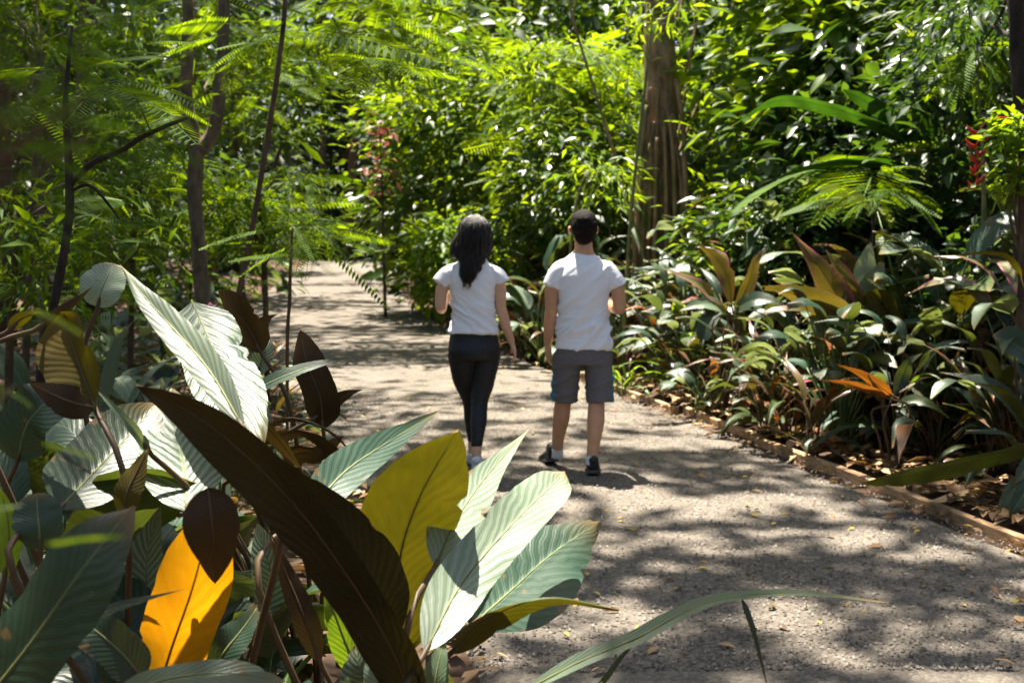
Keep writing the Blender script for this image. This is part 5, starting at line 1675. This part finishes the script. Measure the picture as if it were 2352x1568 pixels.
# brown-leaved plant by the left path edge
hero_plant('brown_leaved_plant', 'plant with dark brown upright leaves at the left path edge behind the foreground', (gx(680, 4.1), 4.1, 0.03), [
    ([(600, 810, 4.0), (575, 760, 4.0), (540, 715, 4.0), (500, 670, 4.05)], 88, (0.4, 0.8, 0.3), 'oblong', 8, 'b_brown', dict()),
    ([(742, 985, 3.9), (735, 910, 3.88), (705, 835, 3.9), (690, 758, 3.95)], 88, (0.15, 0.85, 0.3), 'oblong', 8, 'b_brown', dict(label='tall dark oval leaf on the path side')),
    ([(730, 955, 3.9), (765, 925, 3.9), (800, 905, 3.9), (836, 893, 3.92)], 38, (0.1, 0.75, 0.5), 'lance', 8, 'b_brown', dict()),
    ([(560, 910, 3.6), (640, 870, 3.6), (720, 840, 3.62), (810, 820, 3.65)], 46, (-0.1, -0.6, 0.75), 'lance', 12, 'b_mid', dict(label='pale slim leaf reaching over the path')),
    ([(580, 1000, 3.7), (660, 960, 3.7), (750, 985, 3.7), (830, 1060, 3.72)], 46, (0, 0.3, 0.9), 'lance', -10, 'b_brown', dict()),
    ([(600, 1020, 3.8), (690, 990, 3.8), (760, 1030, 3.82), (800, 1100, 3.85)], 60, (0, 0.4, 0.8), 'oblong', -10, 'b_brown', dict()),
    ([(580, 770, 4.2), (600, 745, 4.2), (620, 730, 4.2), (642, 720, 4.22)], 32, (0, 0.6, 0.7), 'lance', 10, 'b_brown', dict()),
    ([(560, 960, 3.5), (590, 960, 3.5), (640, 1010, 3.5), (690, 1075, 3.5)], 70, (0.2, 0.5, 0.7), 'oblong', -8, 'b_brown', dict()),
    ([(650, 1060, 3.9), (690, 1040, 3.9), (730, 1040, 3.9), (790, 1000, 3.95)], 60, AWAY, 'oblong', -8, 'b_brown', dict()),
    ([(590, 860, 4.1), (600, 830, 4.1), (610, 800, 4.1), (605, 770, 4.15)], 55, FACE, 'ovate', 10, 'b_stripe', dict()),
])
# arching dry blade across the lower path
hero_plant('fallen_leaf', 'large dry tan leaf lying on the soil behind the edging at right', (gx(2190, 7.4), 7.4, 0.06), [
    ([(2300, 1135, 7.5), (2230, 1140, 7.42), (2160, 1150, 7.35), (2085, 1172, 7.25)], 46, (0.05, -0.15, 0.95), 'lance', 16, 'b_tan', dict(stem=False, wave=0.05)),
], cat='leaf')
r = hero_plant('arching_grass', 'arching pale grass blade with dry tip over the near path', (gx(1180, 3.0), 3.0, 0.03), [
    ([(1180, 1600, 2.5), (1330, 1520, 2.5), (1460, 1466, 2.52), (1600, 1392, 2.55), (1705, 1368, 2.58), (1850, 1362, 2.62), (2045, 1384, 2.68)], 46, (0.1, -0.45, 0.9), 'strap', 14, 'b_pale', dict(nv=34, wave=0.0)),
    ([(1365, 1590, 2.5), (1400, 1545, 2.5), (1430, 1505, 2.51), (1465, 1470, 2.52)], 15, FACE, 'strap', 10, 'b_olive', dict()),
    ([(1702, 1372, 2.58), (1722, 1430, 2.56), (1740, 1490, 2.55), (1762, 1575, 2.55)], 22, (0.6, -0.7, 0.2), 'strap', 20, 'b_brown', dict(stem=False)),
], cat='grass', stem='stem_olive', stem_r=0.005)
understory('small_herb', 'small dark green herb on the gravel under the grey green leaf', gx(1150, 3.3), 3.5, 'herb', [('b_green', 4), ('b_pale', 1)], 7, 0.7, z=0.02)

# shaded fillers between the foreground plants, left bed
k = 0
for (px, Y, sp, sc, lab) in [
    (60, 3.3, 'broad_g', 1.1, 'dark broad-leaved plant behind the lower left corner leaves'), (250, 3.7, 'broad_g', 1.15, 'pale broad-leaved plant under the folded olive leaf'),
    (420, 3.5, 'broad_g', 0.95, 'dark broad-leaved plant under the striped leaves'), (560, 3.4, 'broad_g', 0.9, 'dark broad-leaved plant under the huge dark leaf'),
    (640, 3.1, 'lance_g', 0.9, 'dark narrow-leaved plant at the bottom beside the huge dark leaf'), (330, 4.3, 'broad_g', 1.1, 'glossy broad-leaved plant left of the brown-leaved plant'),
    (120, 4.4, 'broad_b', 1.15, 'brown and olive plant below the bent sapling'), (480, 4.8, 'lance_g', 1.1, 'narrow-leaved plant behind the brown-leaved plant'),
    (250, 5.2, 'broad_g', 1.15, 'glossy broad-leaved plant at the foot of the bent sapling'), (20, 5.4, 'broad_p', 1.1, 'pale broad-leaved plant near the left edge by the bent sapling'),
    (700, 3.0, 'broad_g', 0.8, 'dark broad-leaved plant at the bottom right of the yellow leaf'), (200, 2.8, 'broad_g', 0.85, 'dark broad-leaved plant between yellow leaf and corner leaves')]:
    nm, kd, mats, desc = SPECIES[sp]
    understory(nm, lab, gx(px, Y), Y, kd, [('b_green', 6), ('b_mid', 2), ('b_brown', 1)] if kd == 'broad' and sp != 'broad_p' else mats, 12, sc)
# pink bud
fl = P(483, 712, 3.6)
v, f = tube([(0, 0, -fl.z + 0.02), (0.02, 0, -fl.z * 0.5), (0, 0, -0.02)], [0.006, 0.005, 0.004], 6, 8)
rt = empty('pink_flower', fl)
tag(rt, 'single pink flower bud above the white striped leaf', 'flower')
link('stem', mesh_from('stem', v, f, M['stem_green']), rt)
v, f = tube([(0, 0, -0.022), (0.004, 0, -0.008), (0, 0, 0.010), (0, 0, 0.022)], [0.003, 0.014, 0.012, 0.002], 8, 8)
link('bud', mesh_from('bud', v, f, M['flower_pink']), rt)

# ---- right bed: single plants that stand out
hero_plant('cordyline_plant', 'tall cordyline with large olive leaves edged in pink beside the path', (gx(1980, 9.3), 9.3, 0.05), [
    ([(1965, 750, 9.2), (1930, 690, 9.1), (1880, 610, 9.05), (1818, 532, 9.1)], 78, (-0.55, 0.55, 0.6), 'lance', 14, 'b_cordyline', dict()),
    ([(1960, 745, 9.1), (1890, 705, 9.0), (1820, 675, 8.95), (1738, 655, 9.0)], 92, (0.1, 0.55, 0.65), 'lance', 12, 'b_cordyline', dict()),
    ([(1985, 730, 9.3), (1960, 680, 9.25), (1930, 620, 9.2), (1895, 572, 9.2)], 55, (-0.5, -0.4, 0.7), 'lance', 16, 'b_cordyline', dict()),
    ([(2000, 740, 9.2), (2020, 690, 9.2), (2050, 720, 9.15), (2095, 760, 9.1)], 70, (0.3, 0.5, 0.7), 'lance', 10, 'b_olive', dict()),
    ([(1990, 720, 9.35), (2000, 670, 9.35), (2012, 640, 9.3), (2030, 600, 9.3)], 62, FACE, 'ovate', 10, 'b_sunlit', dict()),
    ([(1985, 700, 9.4), (1985, 640, 9.4), (1990, 600, 9.4), (2000, 555, 9.4)], 55, FACE, 'ovate', 10, 'b_sunlit', dict()),
    ([(1975, 770, 9.1), (1950, 750, 9.0), (1900, 735, 8.9), (1840, 745, 8.85)], 40, FACE, 'lance', 10, 'b_pale', dict()),
])
hero_plant('cordyline_plant', 'cordyline with dull pink slanting leaves left of the tall cordyline', (gx(1660, 10.6), 10.6, 0.05), [
    ([(1668, 720, 10.6), (1640, 690, 10.5), (1600, 650, 10.45), (1508, 610, 10.5)], 46, (-0.4, -0.4, 0.75), 'lance', 14, 'b_cordyline', dict()),
    ([(1680, 700, 10.7), (1672, 640, 10.7), (1640, 590, 10.7), (1598, 560, 10.7)], 42, (-0.4, 0.5, 0.6), 'lance', 12, 'b_cordyline', dict()),
    ([(1690, 710, 10.6), (1720, 650, 10.6), (1735, 600, 10.6), (1760, 570, 10.6)], 36, (0.4, -0.5, 0.6), 'lance', 12, 'b_cordyline', dict()),
    ([(1670, 720, 10.5), (1640, 700, 10.4), (1600, 700, 10.35), (1560, 715, 10.3)], 44, FACE, 'lance', 12, 'b_pale', dict()),
    ([(1685, 715, 10.5), (1730, 690, 10.4), (1770, 690, 10.35), (1800, 705, 10.3)], 44, FACE, 'lance', 12, 'b_green', dict()),
])
hero_plant('orange_leaved_plant', 'small plant with two orange red leaves in the right bed', (gx(2060, 8.3), 8.3, 0.05), [
    ([(2048, 908, 8.25), (2010, 880, 8.2), (1970, 855, 8.2), (1920, 836, 8.2)], 34, (0.0, 0.55, 0.7), 'lance', 10, 'b_orange', dict()),
    ([(2040, 915, 8.2), (1990, 895, 8.15), (1940, 880, 8.15), (1880, 872, 8.15)], 36, (0.1, 0.5, 0.75), 'lance', 10, 'b_orange', dict()),
    ([(2055, 905, 8.3), (2075, 860, 8.3), (2090, 830, 8.25), (2120, 810, 8.2)], 34, FACE, 'lance', 10, 'b_green', dict()),
    ([(2058, 930, 8.3), (2100, 920, 8.25), (2140, 930, 8.2), (2180, 960, 8.2)], 32, FACE, 'lance', 10, 'b_olive', dict()),
])
hero_plant('large_leaved_plant', 'plant with one huge dark olive leaf lying over the right bed', (gx(2420, 7.2), 7.2, 0.05), [
    ([(2420, 1010, 7.3), (2300, 1040, 7.25), (2140, 1078, 7.2), (1962, 1112, 7.15)], 104, (0.0, 0.55, 0.7), 'oblong', -10, 'b_green', dict(label='huge dark olive leaf in shade', nv=26)),
    ([(2430, 900, 7.4), (2380, 830, 7.4), (2330, 790, 7.4), (2280, 770, 7.4)], 90, FACE, 'oblong', 10, 'b_green', dict()),
    ([(2420, 1120, 7.0), (2350, 1110, 6.95), (2310, 1150, 6.9), (2285, 1200, 6.9)], 46, FACE, 'lance', 10, 'b_pale', dict()),
    ([(2420, 1130, 6.9), (2370, 1120, 6.85), (2335, 1160, 6.8), (2315, 1200, 6.8)], 50, FACE, 'lance', 10, 'b_green', dict()),
    ([(2440, 1080, 7.1), (2400, 1060, 7.0), (2360, 1075, 6.95), (2330, 1110, 6.9)], 60, FACE, 'ovate', 10, 'b_green', dict()),
])
hero_plant('banana_plant', 'banana plant with one long torn leaf arching over the lit shrub', (gx(2140, 11.0), 11.0, 0.05), [
    ([(2085, 330, 11.0), (2010, 285, 10.95), (1900, 245, 10.9), (1780, 232, 10.9), (1680, 290, 10.9)], 40, (-0.1, 0.5, 0.8), 'oblong', -14, 'b_banana', dict(wave=0.06, nv=30)),
    ([(2090, 325, 11.1), (2060, 285, 11.1), (2000, 240, 11.1), (1935, 205, 11.1)], 40, (-0.2, 0.7, 0.5), 'oblong', -8, 'b_banana', dict(wave=0.05)),
    ([(2100, 340, 11.1), (2120, 280, 11.1), (2150, 230, 11.1), (2190, 190, 11.1)], 80, (0.2, 0.6, 0.5), 'oblong', -8, 'b_banana', dict(wave=0.05)),
    ([(2110, 420, 10.9), (2000, 380, 10.8), (1880, 385, 10.75), (1750, 420, 10.7)], 66, (-0.05, 0.3, 0.9), 'lance', 12, 'b_banana', dict(wave=0.04)),
], stem='stem_olive', stem_r=0.016)
# fern and palm fronds on the right
feather_tree('leafy fern frond cluster arching above the tall cordyline', [(2010, 720), (2005, 480)], 9.6, [(2005, 440, 9.5), (1975, 430, 9.4), (2040, 430, 9.5), (2000, 410, 9.6)], 9, 0.10, (0.26, 0.42), 'feather', 'bark_dark', 0.02, 'tree_fern', T_FERN, 0.25)
feather_tree('palm with narrow drooping leaflets at the upper right', [(2260, 500), (2245, 150)], 9.2, [(2240, 130, 9.2), (2250, 110, 9.2)], 8, 0.05, (0.3, 0.45), 'feather', 'stem_olive', 0.016, 'small_palm', T_PALM, 0.4)
feather_tree('palm with long pale fronds below the banana leaf', [(2080, 640), (2060, 420)], 11.4, [(2020, 370, 11.2), (1980, 365, 11.0), (2060, 360, 11.3)], 9, 0.12, (0.6, 0.95), 'feather', 'stem_olive', 0.02, 'small_palm', T_PALM, 0.25)
# red hanging flower: zigzag bracts
top = P(2246, 305, 8.4)
rt = empty('heliconia_flower', top)
tag(rt, 'red hanging zigzag flower near the right edge', 'flower')
n = 9
pts = [np.array((0.012 * math.sin(i * 2.2), 0, -0.36 * i / (n - 1))) for i in range(n)]
v, f = tube([np.array((0.25, 0.1, 0.10)), np.array((0.1, 0.05, 0.10))] + pts, [0.006] * 5 + [0.004], 6, 26)
link('stem', mesh_from('stem', v, f, M['flower_red']), rt)
for i in range(n):
    s = 1 if i % 2 else -1
    L = 0.085 * (1 - 0.05 * i)
    p = pts[i]
    v, f = tube([p, p + np.array((s * L * 0.5, -0.01, 0.006)), p + np.array((s * L, -0.02, 0.05))], [0.012, 0.017, 0.002], 6, 7)
    link('bract', mesh_from('bract', v, f, M['flower_red']), rt)
understory('strap_leaved_plant', 'bright green grassy tuft at the path edge right behind the man', gx(1432, 12.2), 12.2, 'strap', [('b_lime', 1)], 16, 0.8)
understory('broad_leaved_plant', 'reddish leaved plant seen between the walkers at shoulder height', gx(1200, 14.8) + 0.1, 15.2, 'lance', [('b_orange', 3), ('b_pale', 3)], 14, 1.55)
understory('broad_leaved_plant', 'dark glossy plant seen between the walkers at waist height', gx(1210, 14.6) + 0.2, 14.6, 'broad', [('b_green', 5), ('b_pale', 3), ('b_stripe', 2)], 16, 1.3)
